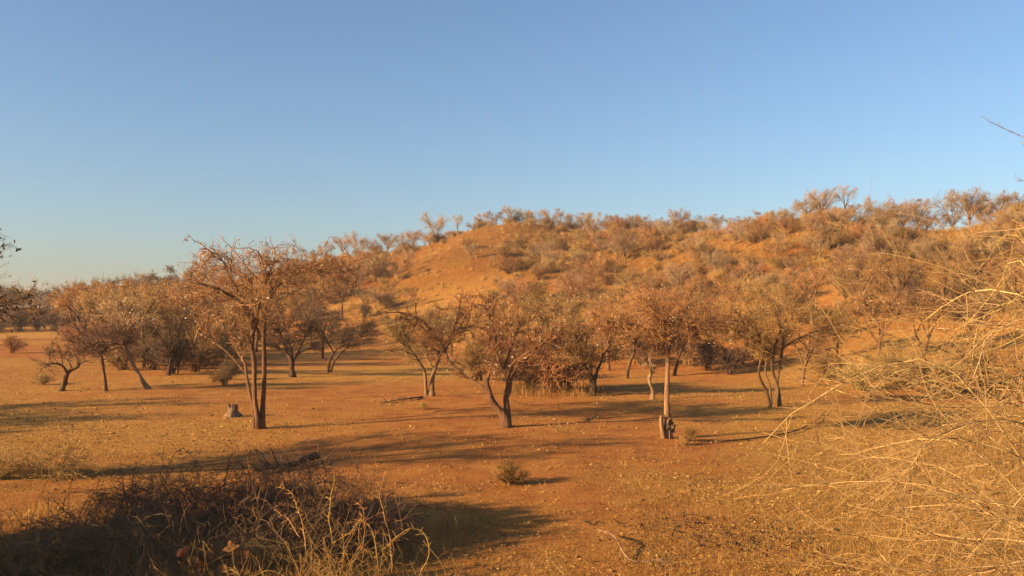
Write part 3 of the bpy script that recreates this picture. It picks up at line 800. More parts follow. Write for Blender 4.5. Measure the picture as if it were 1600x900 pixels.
# px, px height of the tree, kind, unique label
ridge = [(478, 24, 2, 0), (508, 26, 3, 0), (535, 32, 0, 0), (556, 38, 1, 0), (578, 28, 2, 0), (606, 32, 0, 0), (628, 28, 1, 0), (646, 32, 0, 0), (665, 26, 2, 0), (682, 40, 1, 0),
         (714, 38, 4, 'tall slim pale tree standing alone on the left shoulder of the ridge'), (742, 26, 2, 0), (760, 34, 3, 0), (776, 30, 2, 0), (800, 30, 0, 0), (818, 26, 3, 0), (838, 34, 2, 0), (860, 32, 3, 0),
         (878, 30, 2, 0), (896, 34, 3, 0), (914, 30, 1, 0), (931, 34, 3, 0), (950, 30, 2, 0), (966, 33, 3, 0), (990, 26, 0, 0), (1008, 26, 2, 0), (1028, 26, 3, 0),
         (1062, 40, 0, 'pale bare round-headed tree standing clear on the middle of the ridge'), (1086, 26, 2, 0), (1108, 30, 3, 0), (1122, 32, 0, 0), (1146, 28, 2, 0), (1166, 26, 3, 0), (1186, 30, 2, 0),
         (1240, 36, 2, 0), (1262, 40, 0, 0), (1286, 58, 0, 'large white-trunked tree at the left end of the right-hand ridge clump'), (1322, 62, 4, 'tall thin twiggy tree just right of the white-trunked ridge tree'), (1345, 34, 3, 0), (1368, 50, 1, 0),
         (1392, 46, 2, 0), (1412, 50, 3, 0), (1436, 50, 0, 0), (1462, 40, 2, 0), (1492, 60, 1, 0), (1516, 58, 0, 0), (1540, 46, 1, 0), (1565, 50, 0, 0), (1588, 48, 2, 0), (1612, 50, 0, 0), (1650, 52, 1, 0), (1700, 50, 3, 0)]
rlook = ['pale bare tree', 'pale twin-stemmed bare tree', 'brown bushy tree', 'brown flat-crowned tree', 'tall slim pale tree']
for i, (px, hp, kd, lab) in enumerate(ridge):
    cy, cd, fd = crest(px)
    Y = float(cd) * rng.uniform(.93, .99)
    hgt = hp / F * Y
    H0 = [4.6, 4.4, 4.2, 4.4, 5.6][kd]
    plant(RID[kd], 'ridge_tree', column(px, Y), rng.uniform(0, 6.28), hgt / H0 * rng.uniform(.85, 1.1) * (1.2 if px < 700 else 1.08),
          lab or '%s on the ridge skyline, %s from the left end of the line' % (rlook[kd], nth(i)), 'tree', 'trees along the ridge')
# a second, looser rank just behind the crest thickens the skyline
for i, px in enumerate(list(range(750, 1010, 21)) + list(range(1085, 1200, 23)) + list(range(1240, 1330, 20)) + list(range(1370, 1640, 21))):
    cy, cd, fd = crest(px)
    Y = float(cd) * rng.uniform(1.0, 1.05)
    hp = rng.uniform(24, 32) if px < 1200 else rng.uniform(34, 50)
    kd = rng.choice([0, 2, 3, 1])
    plant(RID[kd], 'ridge_tree', column(px + rng.uniform(-6, 6), Y), rng.uniform(0, 6.28), hp * rng.uniform(.6, 1.0) / F * Y / 4.4,
          'small bare tree half hidden behind the front row on the ridge', 'tree', 'trees behind the front row of the ridge')

# ------------------------------------------------------------------ the hillside: single trees and shrubs
HT = [RID[4], RID[0], RID[2], RID[3]]
ht = [(908, 423, 34, 1, 'small white-trunked tree standing on the mid slope below the ridge'), (977, 412, 50, 1, 'pale forked tree with a long white trunk high on the middle slope'),
      (1215, 400, 36, 0, 0), (1355, 418, 40, 0, 0), (1282, 420, 46, 0, 0), (1405, 405, 34, 1, 0), (1380, 420, 30, 0, 0), (1490, 408, 30, 0, 0), (1450, 402, 34, 1, 0), (1125, 440, 40, 1, 0), (1040, 425, 30, 0, 0),
      (1095, 408, 34, 0, 0), (855, 412, 36, 0, 0), (640, 420, 28, 0, 0), (735, 405, 26, 1, 0), (770, 420, 20, 0, 0), (590, 440, 34, 2, 0), (625, 440, 40, 2, 0), (560, 430, 30, 3, 0), (1330, 440, 36, 2, 0), (1555, 405, 34, 1, 0),
      (1170, 420, 30, 2, 0), (1240, 430, 34, 3, 0), (890, 440, 30, 2, 0), (940, 400, 26, 3, 0), (1010, 395, 26, 2, 0), (800, 400, 26, 2, 0), (870, 395, 26, 3, 0), (1060, 400, 26, 2, 0), (1430, 430, 30, 2, 0)]
hlook = ['slim pale-stemmed tree', 'pale bare tree', 'brown bushy tree', 'brown flat-crowned tree']
for i, (px, py, hp, kd, lab) in enumerate(sorted(ht)):
    p = ground(px, py)
    plant(HT[kd], 'hillside_tree', p, rng.uniform(0, 6.28), hp / F * p[1] / [5.6, 4.6, 4.2, 4.4][kd] * 1.1,
          lab or '%s standing on the hill slope below the ridge, %s from the left' % (hlook[kd], nth(i)), 'tree', 'trees scattered over the hillside')
for i in range(118):
    px = rng.uniform(560, 1660); cy, cd, fd = crest(px)
    Y = fd + (cd - fd) * (.3 + .66 * rng.uniform(.0, 1) ** 1.3)
    x = (px - 800) / F * Y
    if 640 < px < 800 and 85 < Y < 138: continue
    kd = rng.choice([1, 2, 3, 2, 3])
    plant(HT[kd], 'hillside_tree', column(px, Y), rng.uniform(0, 6.28), rng.uniform(.4, .75), ['', 'small pale bare tree among the hillside scrub', 'small brown bushy tree among the hillside scrub',
          'small wide-crowned brown tree among the hillside scrub'][kd], 'tree', ['', 'small pale trees in the scrub', 'small bushy trees in the scrub', 'small wide trees in the scrub'][kd])
HS = [proto_shrub(500, 1.5, 1.5, 'twig_red', n=(24, 170, 700, 700), fine=.010), proto_shrub(501, 1.3, 1.6, 'twig', n=(24, 170, 700, 700), fine=.010),
      proto_shrub(502, 1.5, 1.3, 'twig_dark', n=(24, 170, 700, 700), fine=.010), proto_shrub(503, 1.3, 1.5, 'straw_thin', n=(24, 170, 700, 700), fine=.010),
      proto_shrub(504, 1.5, 1.5, 'twig', n=(20, 120, 400, 300), fine=.015, leafy=240, leaf='leaf_olive', leaf_size=.14)]
hs_label = ['reddish-brown dry shrub among many on the hill slope', 'brown spreading dry shrub among many on the hill slope', 'dark twiggy shrub among many on the hill slope',
            'straw-coloured low bush among many on the hill slope', 'olive-tinged shrub among many on the hill slope']
hs_group = ['reddish shrubs on the hill', 'brown shrubs on the hill', 'dark shrubs on the hill', 'straw bushes on the hill', 'olive shrubs on the hill']
cnt = 0
while cnt < 290:
    px = rng.uniform(440, 1680); cy, cd, fd = crest(px)
    s = .28 + .72 * rng.uniform(0.0, 1.0) ** .85
    Y = fd + (cd - fd) * s
    x = (px - 800) / F * Y
    kx, ky = (715 - 800) / F * 118, 118.0
    if 640 < px < 790 and 90 < Y < 138 and rng.uniform() < .9: continue
    if fsum(W_HILL, x, Y) < -.7: continue
    kd = rng.choice(5, p=[.48, .37, .08, .04, .03])
    nm = ['dry_shrub', 'dry_shrub', 'dark_shrub', 'straw_bush', 'olive_shrub'][kd]
    shrub(HS[kd], nm, column(px, Y), rng.uniform(0, 6.28), rng.uniform(.5, 1.5), hs_label[kd], hs_group[kd])
    cnt += 1

# ------------------------------------------------------------------ trees left of the frame that reach in or throw their shadow into it
OFF = proto_tree(600, 6.4, .32, 4.6, 2, .25, 'bark', 'twig', n=(80, 600, 2600, 3000), fine=.005, leafy=1500, leaf='leaf_dark', leaf_size=.12, crown_lo=.3, trad=.2, nlimb=8)
plant(OFF, 'leafy_tree', np.array([-12.2, 15.4, hz(-12.2, 15.4)]), 0.6, 0.80, 'tree outside the left edge whose drooping leafy twigs reach into view')
DEN = proto_tree(601, 4.9, .25, 3.0, 3, .35, 'bark_dark', 'twig_dark', n=(80, 600, 2400, 2400), fine=.006, leafy=9000, leaf='leaf_dark', leaf_size=.2, crown_lo=.2, trad=.2, nlimb=8)
plant(DEN, 'dense_tree', np.array([-13.2, 7.6, hz(-13.2, 7.6)]), .2, .92, 'dense leafy tree left of the view shading the near thorn brush')
DB = proto_shrub(610, 3.0, 2.1, 'twig_dark', n=(40, 500, 1800, 1800), fine=.005, leafy=7000, leaf='leaf_dark', leaf_size=.17)  # unseen bush, added to cast shade on the near brush
shrub(DB, 'shade_bush', np.array([-9.4, 9.2, hz(-9.4, 9.2)]), 0, 1.1, 'dense leafy bush added out of view to shade the dark thorn brush')
shrub(DB, 'shade_bush', np.array([-9.2, 6.6, hz(-9.2, 6.6)]), 2, .95, 'dense leafy bush added out of view for shade, the nearer of two')
plant(MID[1], 'brown_tree', np.array([-24.0, 20.2, hz(-24, 20.2)]), 1.0, 1.15, 'brown tree left of the view throwing a long shadow over the clearing')
plant(MID[4], 'dark_crowned_tree', np.array([-26.5, 23.5, hz(-26.5, 23.5)]), 2.0, 1.2, 'dark tree left of the view, the farther of two shading the clearing')

# ------------------------------------------------------------------ foreground thorn brush
def brush(name, label, centre, rx, ry, H, seed, nst, n, twig, fine=.0025, thick=.012, cat='thorn brush', lean=(0, 0)):
    """tangled dead thorn brush: arching stems from many root points"""
    rng = np.random.RandomState(seed)
    P = []
    cx, cy = centre; cz = hz(cx, cy)
    for k in range(nst):
        a = rng.uniform(0, 6.28); q = math.sqrt(rng.uniform(0, 1))
        x0, y0 = rx * .75 * q * math.cos(a), ry * .75 * q * math.sin(a)
        b = rng.uniform(0, 6.28); reach = rng.uniform(.4, 1.2) * H
        top = H * (1.0 - .45 * q * q) * rng.uniform(.55, 1.1)
        z0 = hz(cx + x0, cy + y0) - cz - .04
        dx, dy = math.cos(b) * reach + lean[0], math.sin(b) * reach + lean[1]
        pts = np.array([[x0, y0, z0], [x0 + dx * .25, y0 + dy * .25, z0 + top * .65], [x0 + dx * .6, y0 + dy * .6, z0 + top], [x0 + dx, y0 + dy, z0 + top * rng.uniform(.55, .95)]])
        pts[1:] += rng.randn(3, 3) * .07
        P.append(spline(pts, 12))
    P = np.array(P); R = np.linspace(thick, thick * .4, 12)[None] * rng.uniform(.5, 1.3, (nst, 1))
    B = sprout([(P, R)], rng, n[0], (.25, .7), 5, (30, 85), (thick * .5, fine * 1.4), .22, -.02, .1)
    C = sprout([(P, R), B], rng, n[1], (.12, .45), 3, (35, 90), (fine * 1.4, fine), .24, -.01, .05)
    D = sprout([B, C], rng, n[2], (.05, .18), 1, (40, 90), (fine, fine * .6), .25, 0, .05)
    for A in (B, C, D):                                  # nothing pokes below the soil
        A[0][:, :, 2] = np.maximum(A[0][:, :, 2], .01 + (height(cx + A[0][:, :, 0], cy + A[0][:, :, 1]) - cz))
    root = tag(put(name, None, None, (cx, cy, cz)), label, cat, 'thorn brush in the foreground')
    g = Geo(); g.tubes(P, R, 5, .05, seed)
    put('stems', g.mesh('stems', M[twig]), root)
    g = Geo(); g.tubes(*B, 4); g.tubes(*C, 3); g.tubes(*D, 3)
    put('twigs', g.mesh('twigs', M[twig]), root)
    return root

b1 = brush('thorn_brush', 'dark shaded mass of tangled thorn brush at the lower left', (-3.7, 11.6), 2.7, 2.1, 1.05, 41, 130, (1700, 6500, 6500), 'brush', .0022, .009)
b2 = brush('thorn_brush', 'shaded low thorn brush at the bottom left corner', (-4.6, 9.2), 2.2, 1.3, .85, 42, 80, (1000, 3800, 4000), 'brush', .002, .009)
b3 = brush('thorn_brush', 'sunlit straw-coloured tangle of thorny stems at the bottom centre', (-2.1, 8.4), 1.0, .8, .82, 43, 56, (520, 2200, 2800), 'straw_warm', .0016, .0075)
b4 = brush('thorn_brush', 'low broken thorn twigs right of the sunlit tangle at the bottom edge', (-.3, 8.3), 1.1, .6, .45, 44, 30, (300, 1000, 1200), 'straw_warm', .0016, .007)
b5 = brush('thorn_brush', 'small half-lit brush heap at the left edge beyond the dark brush', (-9.6, 17.0), 1.7, .6, .28, 45, 30, (260, 900, 900), 'twig', .0025, .008)

# long single canes standing out of the sunlit tangle
def canes(root, lst, Y, material, name='cane'):
    base = np.array(root.location)
    for pts in lst:
        P, R = limb(pts, Y, 18, .62)
        P[0, 1:] += np.cumsum(np.random.RandomState(int(pts[0][1])).randn(17, 3), 0) * .006
        rng = np.random.RandomState(int(pts[0][0]))
        g = Geo(); g.tubes(P - base, R, 6, .08, 3)
        B = sprout([(P - base, R)], rng, 40, (.02, .10), 2, (40, 80), (.003, .001), .1, 0, .05)
        g.tubes(*B, 3)
        put(name, g.mesh(name, M[material]), root)
canes(b3, [[(594, 905, 0, .013), (582, 840, 0, .011), (565, 815, .05, .010), (545, 835, .1, .006), (520, 850, .1, .005)],
           [(612, 895, 0, .011), (612, 850, .1, .010), (598, 805, .1, .009), (590, 780, .1, .008), (600, 740, .1, .004)],
           [(655, 900, -.1, .010), (672, 865, -.1, .009), (670, 835, 0, .008), (655, 821, 0, .007), (640, 822, 0, .006), (612, 843, .1, .005), (585, 862, .1, .004)],
           [(520, 850, .2, .008), (520, 805, .2, .008), (527, 765, .25, .006), (529, 735, .3, .003)],
           [(565, 860, 0, .008), (570, 825, 0, .007), (566, 800, 0, .006), (563, 786, 0, .003)],
           [(470, 840, 0, .009), (452, 815, .1, .008), (430, 796, .15, .007), (445, 793, .2, .005), (475, 805, .2, .004)],
           [(478, 860, -.2, .009), (470, 810, -.2, .007), (455, 775, -.2, .006), (440, 762, -.2, .003)]], 8.2, 'straw_warm')
canes(b4, [[(790, 905, 0, .010), (805, 880, .1, .009), (820, 873, .15, .008), (850, 885, .2, .005)],
           [(885, 900, 0, .011), (872, 880, .1, .009), (862, 862, .1, .007), (857, 848, .1, .003)]], 8.4, 'straw_warm')
canes(b1, [[(255, 780, 0, .012), (262, 735, 0, .010), (275, 708, 0, .008), (290, 705, 0, .006), (315, 735, 0, .004)],
           [(350, 760, .2, .016), (357, 735, .2, .014), (365, 712, .2, .006)]], 13.0, 'twig_dark')

# big dry leaves lying in the brush at the bottom edge
def dry_leaf(seed, L, Wd):
    rng = np.random.RandomState(seed)
    n = 7
    t = np.linspace(0, 1, n)
    w = Wd * np.sin(np.pi * np.clip(t * .94 + .03, 0, 1)) ** .7 * (1.1 - .35 * t)
    curl = rng.uniform(.15, .4) * L
    V = []
    for i in range(n):
        z = curl * (t[i] - .5) ** 2 * 2 + rng.randn() * .006
        for s in (-1, -.5, 0, .5, 1):
            V.append((t[i] * L, s * w[i] / 2 * (1 + rng.randn() * .06), z + abs(s) * w[i] * rng.uniform(.12, .3)))
    Q = [(i * 5 + j, i * 5 + j + 1, i * 5 + j + 6, i * 5 + j + 5) for i in range(n - 1) for j in range(4)]
    me = mesh_from('leaf', V, Q, None, M['leaf_brown'])
    return me
LV = [dry_leaf(s, .15, .11) for s in range(4)]
rng = np.random.RandomState(9)
for px, py in [(278, 872), (295, 862), (300, 893), (322, 890), (345, 876), (350, 862), (366, 866), (374, 886), (382, 878), (195, 884), (60, 892), (80, 880), (330, 877), (310, 880), (205, 870), (355, 893)]:
    p = at(px, py, 9.0 + rng.uniform(-.35, .35)) - np.array(b2.location)
    o = put('leaf', LV[rng.randint(4)], b2, p, 0, rng.uniform(.6, 1.25))
    o.rotation_euler = (rng.uniform(-1.2, 1.2), rng.uniform(-1.2, -.1), rng.uniform(0, 6.28))

# ------------------------------------------------------------------ the big pale thorn bush at the right
def big_bush():
    rng = np.random.RandomState(61)
    cx, cy = 6.6, 8.6; cz = hz(cx, cy)
    root = tag(put('thorn_bush', None, None, (cx, cy, cz)), 'large pale straw-coloured thorn bush with long arching whips filling the right edge', 'thorn bush')
    P = []
    for k in range(92):
        if k < 62: a = rng.uniform(math.pi * .62, math.pi * 1.38)      # mostly towards the clearing
        else: a = rng.uniform(0, 6.28)
        reach = rng.uniform(1.3, 3.6); top = rng.uniform(.5, 4.3) if a > 0 and k % 3 else rng.uniform(.5, 3.0)
        end = top * rng.uniform(.7, 1.08) if top < 2 else top * rng.uniform(.62, 1.05)
        p0 = np.array([rng.randn() * .35, rng.randn() * .35, -.05])
        d = np.array([math.cos(a), math.sin(a), 0])
        pts = [p0, p0 + d * reach * .18 + [0, 0, top * .5], p0 + d * reach * .5 + [0, 0, top * .92] + rng.randn(3) * .1,
               p0 + d * reach * .8 + [0, 0, (top + end) / 2] + rng.randn(3) * .1, p0 + d * reach + [0, 0, end]]
        P.append(spline(pts, 14))
    # long low whips over the grass
    for px0, py0, px1, py1, Y in ((1640, 800, 1175, 652, 8.6), (1640, 770, 1290, 748, 8.4), (1640, 850, 1300, 880, 7.6), (1640, 640, 1270, 600, 8.8), (1640, 700, 1300, 590, 9.0), (1640, 560, 1310, 500, 9.0), (1640, 870, 1380, 842, 7.8), (1650, 660, 1290, 625, 8.3)):
        a, b = at(px0, py0, Y), at(px1, py1, Y - rng.uniform(0, .6))
        m1 = a * .67 + b * .33 + rng.randn(3) * .07 + [0, 0, -.05]; m2 = a * .33 + b * .67 + rng.randn(3) * .07 + [0, 0, -.06]
        r0 = np.array([cx - .2, cy, cz + .0])
        P.append(spline(np.array([r0, r0 * .4 + a * .6 + [0, 0, -.1], a, m1, m2, b]) - [cx, cy, cz], 14))
    P = np.array(P)
    t = np.linspace(0, 1, 14)[None, :, None]
    P = P + np.cumsum(rng.randn(len(P), 14, 3), 1) * .028 * t
    R = np.linspace(.012, .003, 14)[None] * rng.uniform(.5, 1.3, (len(P), 1))
    B = sprout([(P, R)], rng, 950, (.35, 1.3), 7, (18, 65), (.006, .0026), .17, .0, .2)
    C = sprout([(P, R), B], rng, 2800, (.12, .6), 3, (25, 75), (.0032, .0018), .2, .0, .15)
    D = sprout([B, C], rng, 3600, (.05, .25), 1, (30, 80), (.002, .0012), .22, .0, .1)
    for A in ((P, R), B, C, D):
        A[0][:, :, 2] = np.maximum(A[0][:, :, 2], .02 + (height(cx + A[0][:, :, 0], cy + A[0][:, :, 1]) - cz) - .06)
    for k in range(len(P)):
        g = Geo(); g.tubes(P[k], R[k], 6, .06, k)
        put('stem', g.mesh('stem', M['straw']), root)
    g = Geo(); g.tubes(*B, 4); g.tubes(*C, 3); g.tubes(*D, 3)
    put('twigs', g.mesh('twigs', M['straw_thin']), root)
    for pts in ([(6.3, 8.5, .0), (6.6, 8.3, 3.0), (5.9, 8.2, 4.3), (4.9, 8.2, 4.85), (4.5, 8.2, 5.02)], [(6.5, 8.4, .0), (6.7, 8.3, 2.8), (5.9, 8.2, 4.0), (5.3, 8.2, 4.32), (4.95, 8.2, 4.5)]):
        S = spline(np.array(pts) - [cx, cy, cz], 20)
        S += np.cumsum(rng.randn(20, 3), 0) * .012
        r_ = np.linspace(.009, .0015, 20)
        g = Geo(); g.tubes(S, r_, 6, .1, 5)
        g.tubes(*sprout([(S[None], r_[None])], rng, 40, (.02, .07), 2, (40, 80), (.002, .0008), .1, .02, .4), 3)
        put('stem', g.mesh('stem', M['deadwood']), root)
big_bush()

# ------------------------------------------------------------------ small things on the ground
def stump():
    rng = np.random.RandomState(71)
    p = ground(364, 651)
    k = 16
    rows = []
    a = np.arange(k) * 2 * np.pi / k
    jag = np.abs(np.sin(a * 1.5 + .6)) * .16 + rng.uniform(0, .08, k)
    flare = 1 + .35 * np.clip(np.sin(a * 3 + 1), 0, 1)
    for z, r in ((-.05, .24), (.05, .17), (.14, .135), (.22, .125)):
        rows.append(np.stack([r * np.cos(a) * (flare if z < .1 else 1) * (1 + rng.randn(k) * .05), r * np.sin(a) * (flare if z < .1 else 1) * (1 + rng.randn(k) * .05), np.full(k, z)], -1))
    rows.append(np.stack([.12 * np.cos(a), .12 * np.sin(a), .22 + jag], -1))
    rows.append(np.stack([.07 * np.cos(a), .07 * np.sin(a), .20 + jag * .5], -1))
    rows.append(np.stack([.01 * np.cos(a), .01 * np.sin(a), np.full(k, .17)], -1))
    V = np.concatenate(rows)
    Q = [(i * k + j, i * k + (j + 1) % k, (i + 1) * k + (j + 1) % k, (i + 1) * k + j) for i in range(len(rows) - 1) for j in range(k)]
    tag(put('tree_stump', mesh_from('tree_stump', V, Q, None, M['deadwood'], False), None, p, .5, (1.25, 1.25, 1.0)), 'jagged pale tree stump left of the three-stemmed tree', 'stump')
stump()

def stick(name, label, pts, r, material='deadwood', side=6):
    P = np.array([ground(px, py) + [0, 0, dz] for px, py, dz in pts])
    base = P[0].copy(); P = P - base
    S = spline(P, 14)
    R = np.linspace(r, r * .35, 14)
    rng = np.random.RandomState(int(pts[0][0]))
    g = Geo(); g.tubes(S, R, 6, .1, 2)
    if side:
        B = sprout([(S[None], R[None])], rng, side, (.2, .6), 4, (30, 70), (r * .5, r * .2), .2, -.05, .2)
        B[0][:, :, 2] = np.maximum(B[0][:, :, 2], S[:, 2].min() - .0)
        g.tubes(*B, 4)
    return tag(put(name, g.mesh(name, M[material]), None, base), label, 'branch')
stick('fallen_branch', 'bent fallen stick lying on bare soil at the bottom centre-right', [(935, 842, .12), (960, 856, .16), (975, 872, .06), (990, 881, .02), (1020, 878, .02), (1045, 876, .04)], .018)
stick('fallen_branch', 'long thin bent dark shape lying in the grass right of the umbrella-crowned tree', [(1118, 693, .04), (1160, 690, .05), (1205, 684, .05), (1245, 676, .06), (1275, 662, .08), (1290, 645, .05)], .03, 'bark', 8)  # thin bent bark-coloured tube with short side tubes
stick('fallen_branch', 'twiggy fallen branch beside the foot of the twin-stemmed tree', [(660, 622, .03), (640, 626, .08), (618, 628, .06), (600, 631, .03)], .04, 'deadwood', 12)
stick('fallen_log', 'rotten log half hidden at the right end of the dark thorn brush', [(495, 722, .12), (478, 728, .14), (455, 735, .12), (425, 738, .1), (400, 742, .08)], .1, 'bark_dark', 6)
stick('fallen_branch', 'small forked twig on the open soil above the bottom edge', [(910, 815, .02), (917, 822, .05), (925, 817, .04), (940, 820, .02)], .012, 'bark_dark', 3)

tu = proto_shrub(700, .5, .42, 'straw_warm', n=(34, 260, 700, 700), fine=.0025)
shrub(tu, 'grass_tussock', ground(793, 757), 0, 1.0, 'low dry twiggy tussock alone on the open ground at the centre', None, 'tussock')
for (px, py, s, lab) in ((1075, 690, .75, 'thin dry weeds standing beside the climber-wrapped trunk'), (1068, 696, .55, 'smaller of the dry weeds by the climber-wrapped trunk'), (660, 640, .5, 'faint dry weed in front of the twin-stemmed tree')):
    shrub(tu, 'dry_weed', ground(px, py), rng.uniform(0, 6), s, lab, None, 'weed')

def clod_mesh(seed):
    rng = np.random.RandomState(seed)
    t = (1 + 5 ** .5) / 2
    V = np.array([(-1, t, 0), (1, t, 0), (-1, -t, 0), (1, -t, 0), (0, -1, t), (0, 1, t), (0, -1, -t), (0, 1, -t), (t, 0, -1), (t, 0, 1), (-t, 0, -1), (-t, 0, 1)], float) / 1.9
    V = V * (1 + rng.randn(12, 1) * .16) * [1, .8, .55]
    T = [(0, 11, 5), (0, 5, 1), (0, 1, 7), (0, 7, 10), (0, 10, 11), (1, 5, 9), (5, 11, 4), (11, 10, 2), (10, 7, 6), (7, 1, 8), (3, 9, 4), (3, 4, 2), (3, 2, 6), (3, 6, 8), (3, 8, 9), (4, 9, 5), (2, 4, 11), (6, 2, 10), (8, 6, 7), (9, 8, 1)]
    return V, np.array(T)

def scatter():
    rng = np.random.RandomState(88)
    # fallen leaves and straw: denser near, drawn uniformly per image area
    n = 230000
    px = rng.uniform(-250, 1850, n); py = HORIZON + 60 + (900 - HORIZON - 20) * rng.uniform(0, 1, n) ** 0.8
    Y = EYE * F / (py - HORIZON); X = (px - 800) / F * Y
    dens = .45 + .45 * fsum(sines(11, 6, 0.15, 0.5), X, Y) + .35 * fsum(sines(12, 6, 0.7, 1.8), X, Y) + .3 * fsum(sines(14, 8, 2.5, 6), X, Y)
    keep = rng.uniform(0, 1, n) < np.clip(dens, .06, 1)
    X, Y = X[keep], Y[keep]
    Z = height(X, Y) + .012
    g = Geo()
    sz = (.012 + .045 * rng.uniform(0, 1, len(X)) ** 2) * np.clip(Y / 14, .8, 2.0)
    nb = len(X)
    a = rng.uniform(0, 6.28, nb)
    d = np.stack([np.cos(a), np.sin(a), rng.randn(nb) * .35], -1)
    s = np.stack([-np.sin(a), np.cos(a), rng.randn(nb) * .5], -1)
    C = np.stack([X, Y, Z + rng.uniform(0, .02, nb)], -1)
    asp = rng.uniform(.15, .6, nb)[:, None]
    L = sz[:, None]
    V = np.stack([C - d * L * .5, C + s * L * asp * .5 + [0, 0, .008], C + d * L * .5, C - s * L * asp * .5 + [0, 0, .008]], 1)
    i = np.arange(nb * 4).reshape(nb, 4)
    g.V.append(V.reshape(-1, 3)); g.n = nb * 4
    g.T.append(np.concatenate([i[:, [0, 1, 2]], i[:, [0, 2, 3]]]))
    tag(put('leaf_litter', g.mesh('leaf_litter', M['litter'], False)), 'fallen dry leaves and straw scattered over the clearing', 'leaf litter', None, 'stuff')
    # clods and small stones
    g = Geo()
    n = 900
    px = rng.uniform(-100, 1700, n); py = rng.uniform(600, 930, n)
    Y = EYE * F / (py - HORIZON); X = (px - 800) / F * Y; Z = height(X, Y)
    pr = [clod_mesh(k) for k in range(5)]
    for k in range(n):
        V, T = pr[k % 5]
        c, s = math.cos(k * 1.7), math.sin(k * 1.7)
        r = rng.uniform(.012, .05) * (1 if rng.uniform() < .9 else 1.8)
        W = np.stack([V[:, 0] * c - V[:, 1] * s, V[:, 0] * s + V[:, 1] * c, V[:, 2]], -1) * r + [X[k], Y[k], Z[k] + r * .15]
        g.raw(W, T)
    tag(put('clods', g.mesh('clods', M['clod'], False)), 'small clods and stones strewn over the bare soil', 'clods', None, 'stuff')

def grass_blades(name, label, X, Y, H, rng, material='grass', width=.004, lean=.35):
    n = len(X)
    Z = height(X, Y)
    a = rng.uniform(0, 6.28, n); b = rng.uniform(0, 6.28, n)
    w = width * rng.uniform(.6, 1.5, n)
    h = H * rng.uniform(.4, 1.2, n)
    wx, wy = np.cos(b) * w, np.sin(b) * w
    ln = lean * np.abs(rng.randn(n))
    def P(t, k):
        return np.stack([X + np.cos(a) * h * ln * t * t + k * wx * (1 - t), Y + np.sin(a) * h * ln * t * t + k * wy * (1 - t), Z - .01 + h * t * (1 - .25 * ln * t)], -1)
    V = np.stack([P(0, -1), P(0, 1), P(.5, 1), P(.5, -1), P(1, 0)], 1)
    i = np.arange(n * 5).reshape(n, 5)
    T = np.concatenate([i[:, [0, 1, 2]], i[:, [0, 2, 3]], i[:, [3, 2, 4]]])
    tag(put(name, mesh_from(name, V, None, T, M[material])), label, 'grass', None, 'stuff')

def tufts(rng, nt, per, fpx, fy, spread):
    px = rng.uniform(*fpx, nt); Y = rng.uniform(*fy, nt)
    X = (px - 800) / F * Y
    X = np.repeat(X, per) + rng.randn(nt * per) * spread
    return X, np.repeat(Y, per) + rng.randn(nt * per) * spread

scatter()
rng = np.random.RandomState(90)
# right foreground grass, thicker towards the thorn bush
nt = 2600
py = rng.uniform(690, 960, nt); px = 1750 - 800 * rng.uniform(0, 1, nt) ** 1.3
Yt = EYE * F / (py - HORIZON); Xt = (px - 800) / F * Yt
per = 14
X = np.repeat(Xt, per) + rng.randn(nt * per) * .07; Y = np.repeat(Yt, per) + rng.randn(nt * per) * .07
grass_blades('dry_grass', 'thin dry straw grass growing around the thorn bush at the lower right', X, Y, np.repeat(.03 + .17 * rng.uniform(0, 1, nt) ** 2.5, per), rng, 'grass', .0035, .9)
X, Y = tufts(rng, 170, 12, (790, 940), (32.5, 36.5), .16)
grass_blades('tall_dry_grass', 'tall dry grass in front of the dense shrub behind the crooked tree', X, Y, np.repeat(rng.uniform(.12, .6, 170), 12), rng, 'grass', .006, .4)
X, Y = tufts(rng, 420, 12, (-60, 560), (8.0, 14.0), .08)
grass_blades('brush_grass', 'dry grass growing through the dark thorn brush', X, Y, np.repeat(rng.uniform(.08, .5, 420), 12), rng, 'grass', .003, .7)
X, Y = tufts(rng, 6000, 6, (-150, 1600), (11, 50), .12)
grass_blades('short_grass', 'short sparse dry grass dotted over the clearing', X, Y, np.repeat(.02 + .11 * rng.uniform(0, 1, 6000) ** 3, 6), rng, 'grass', .005, .9)
# scrubby grass on the hill
n = 5200
px = rng.uniform(400, 1700, n); cy, cd, fd = crest(px); Yh = fd + (cd - fd) * rng.uniform(.25, 1.0, n); Xh = (px - 800) / F * Yh
X = np.repeat(Xh, 9) + rng.randn(n * 9) * .25; Y = np.repeat(Yh, 9) + rng.randn(n * 9) * .25
grass_blades('hill_grass', 'tufts of dry golden grass covering the hill slope', X, Y, np.repeat(rng.uniform(.15, .5, n), 9), rng, 'straw_warm', .02, .5)

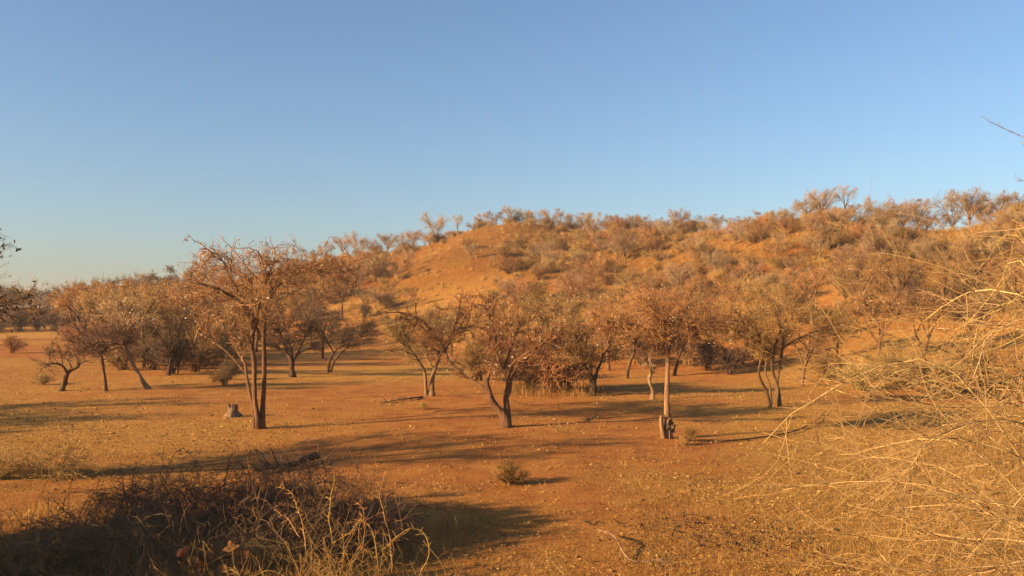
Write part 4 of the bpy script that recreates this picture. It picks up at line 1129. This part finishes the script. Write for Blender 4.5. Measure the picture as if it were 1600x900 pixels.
# low scrub on the hill that nobody could count
def hill_scrub():
    rng = np.random.RandomState(93)
    n = 3000
    px = rng.uniform(400, 1700, n); cy, cd, fd = crest(px); s_ = .28 + .72 * rng.uniform(0, 1, n)
    Yc = fd + (cd - fd) * s_; Xc = (px - 800) / F * Yc
    kx, ky = (715 - 800) / F * 118, 118.0
    pc = 800 + F * Xc / Yc
    ok = ~((pc > 640) & (pc < 800) & (Yc > 90) & (Yc < 140) & (rng.uniform(0, 1, n) < .6)) & (fsum(W_HILL2, Xc, Yc) > -1.0)
    Xc, Yc = Xc[ok], Yc[ok]; n = len(Xc); per = 33
    size = np.repeat(rng.uniform(.3, 1.0, n), per)
    a = rng.uniform(0, 6.28, n * per); q = rng.uniform(.1, 1.1, n * per)
    P0 = np.stack([np.repeat(Xc, per) + rng.randn(n * per) * .1, np.repeat(Yc, per) + rng.randn(n * per) * .1], -1)
    P0 = np.concatenate([P0, height(P0[:, 0], P0[:, 1])[:, None] - .03], 1)
    d = np.stack([np.cos(a) * q, np.sin(a) * q, rng.uniform(.25, 1.1, n * per)], -1) * size[:, None]
    P = np.stack([P0, P0 + d], 1)
    g = Geo(); g.tubes(P, np.tile(np.array([[.011, .005]]), (n * per, 1)), 3)
    tag(put('hill_scrub', g.mesh('hill_scrub', M['twig_red'])), 'low reddish-brown scrub covering the hill between the shrubs', 'scrub', None, 'stuff')
hill_scrub()
rng = np.random.RandomState(94)
n = 9000
py = 690 + 260 * rng.uniform(0, 1, n) ** .8; px = 1750 - 850 * rng.uniform(0, 1, n) ** 1.2
Y = EYE * F / (py - HORIZON); X = (px - 800) / F * Y
ok = fsum(sines(21, 7, 1.0, 3.5), X, Y) + .4 * rng.randn(n) > 1.0
X, Y = X[ok], Y[ok]
g = Geo(); g.leaves(np.stack([X, Y, height(X, Y) + .01], -1), .07, rng, .4, -.5)
tag(put('dark_litter', g.mesh('dark_litter', M['leaf_dark'], False)), 'dark curled dead leaves in the grass at the lower right', 'leaf litter', None, 'stuff')

# ------------------------------------------------------------------ dusty evening air
def haze():
    m = bpy.data.materials.new('haze')
    m.use_nodes = True
    nt = m.node_tree
    nt.nodes.remove(nt.nodes['Principled BSDF'])
    v = nt.nodes.new('ShaderNodeVolumePrincipled')
    v.inputs['Color'].default_value = (0.95, 0.9, 0.84, 1)
    v.inputs['Density'].default_value = HAZE
    v.inputs['Anisotropy'].default_value = 0.0
    nt.links.new(v.outputs[0], nt.nodes['Material Output'].inputs['Volume'])
    x0, x1, y0, y1, z0, z1 = -2600, 2600, -1000, 3600, -3.0, 34.0
    V = [(x, y, z) for z in (z0, z1) for y in (y0, y1) for x in (x0, x1)]
    Q = [(0, 2, 3, 1), (4, 5, 7, 6), (0, 1, 5, 4), (2, 6, 7, 3), (0, 4, 6, 2), (1, 3, 7, 5)]
    tag(put('haze', mesh_from('haze', V, Q, None, m, False)), 'thin warm dusty evening air over the whole valley', 'haze', None, 'stuff')
HAZE = 0.0003
haze()
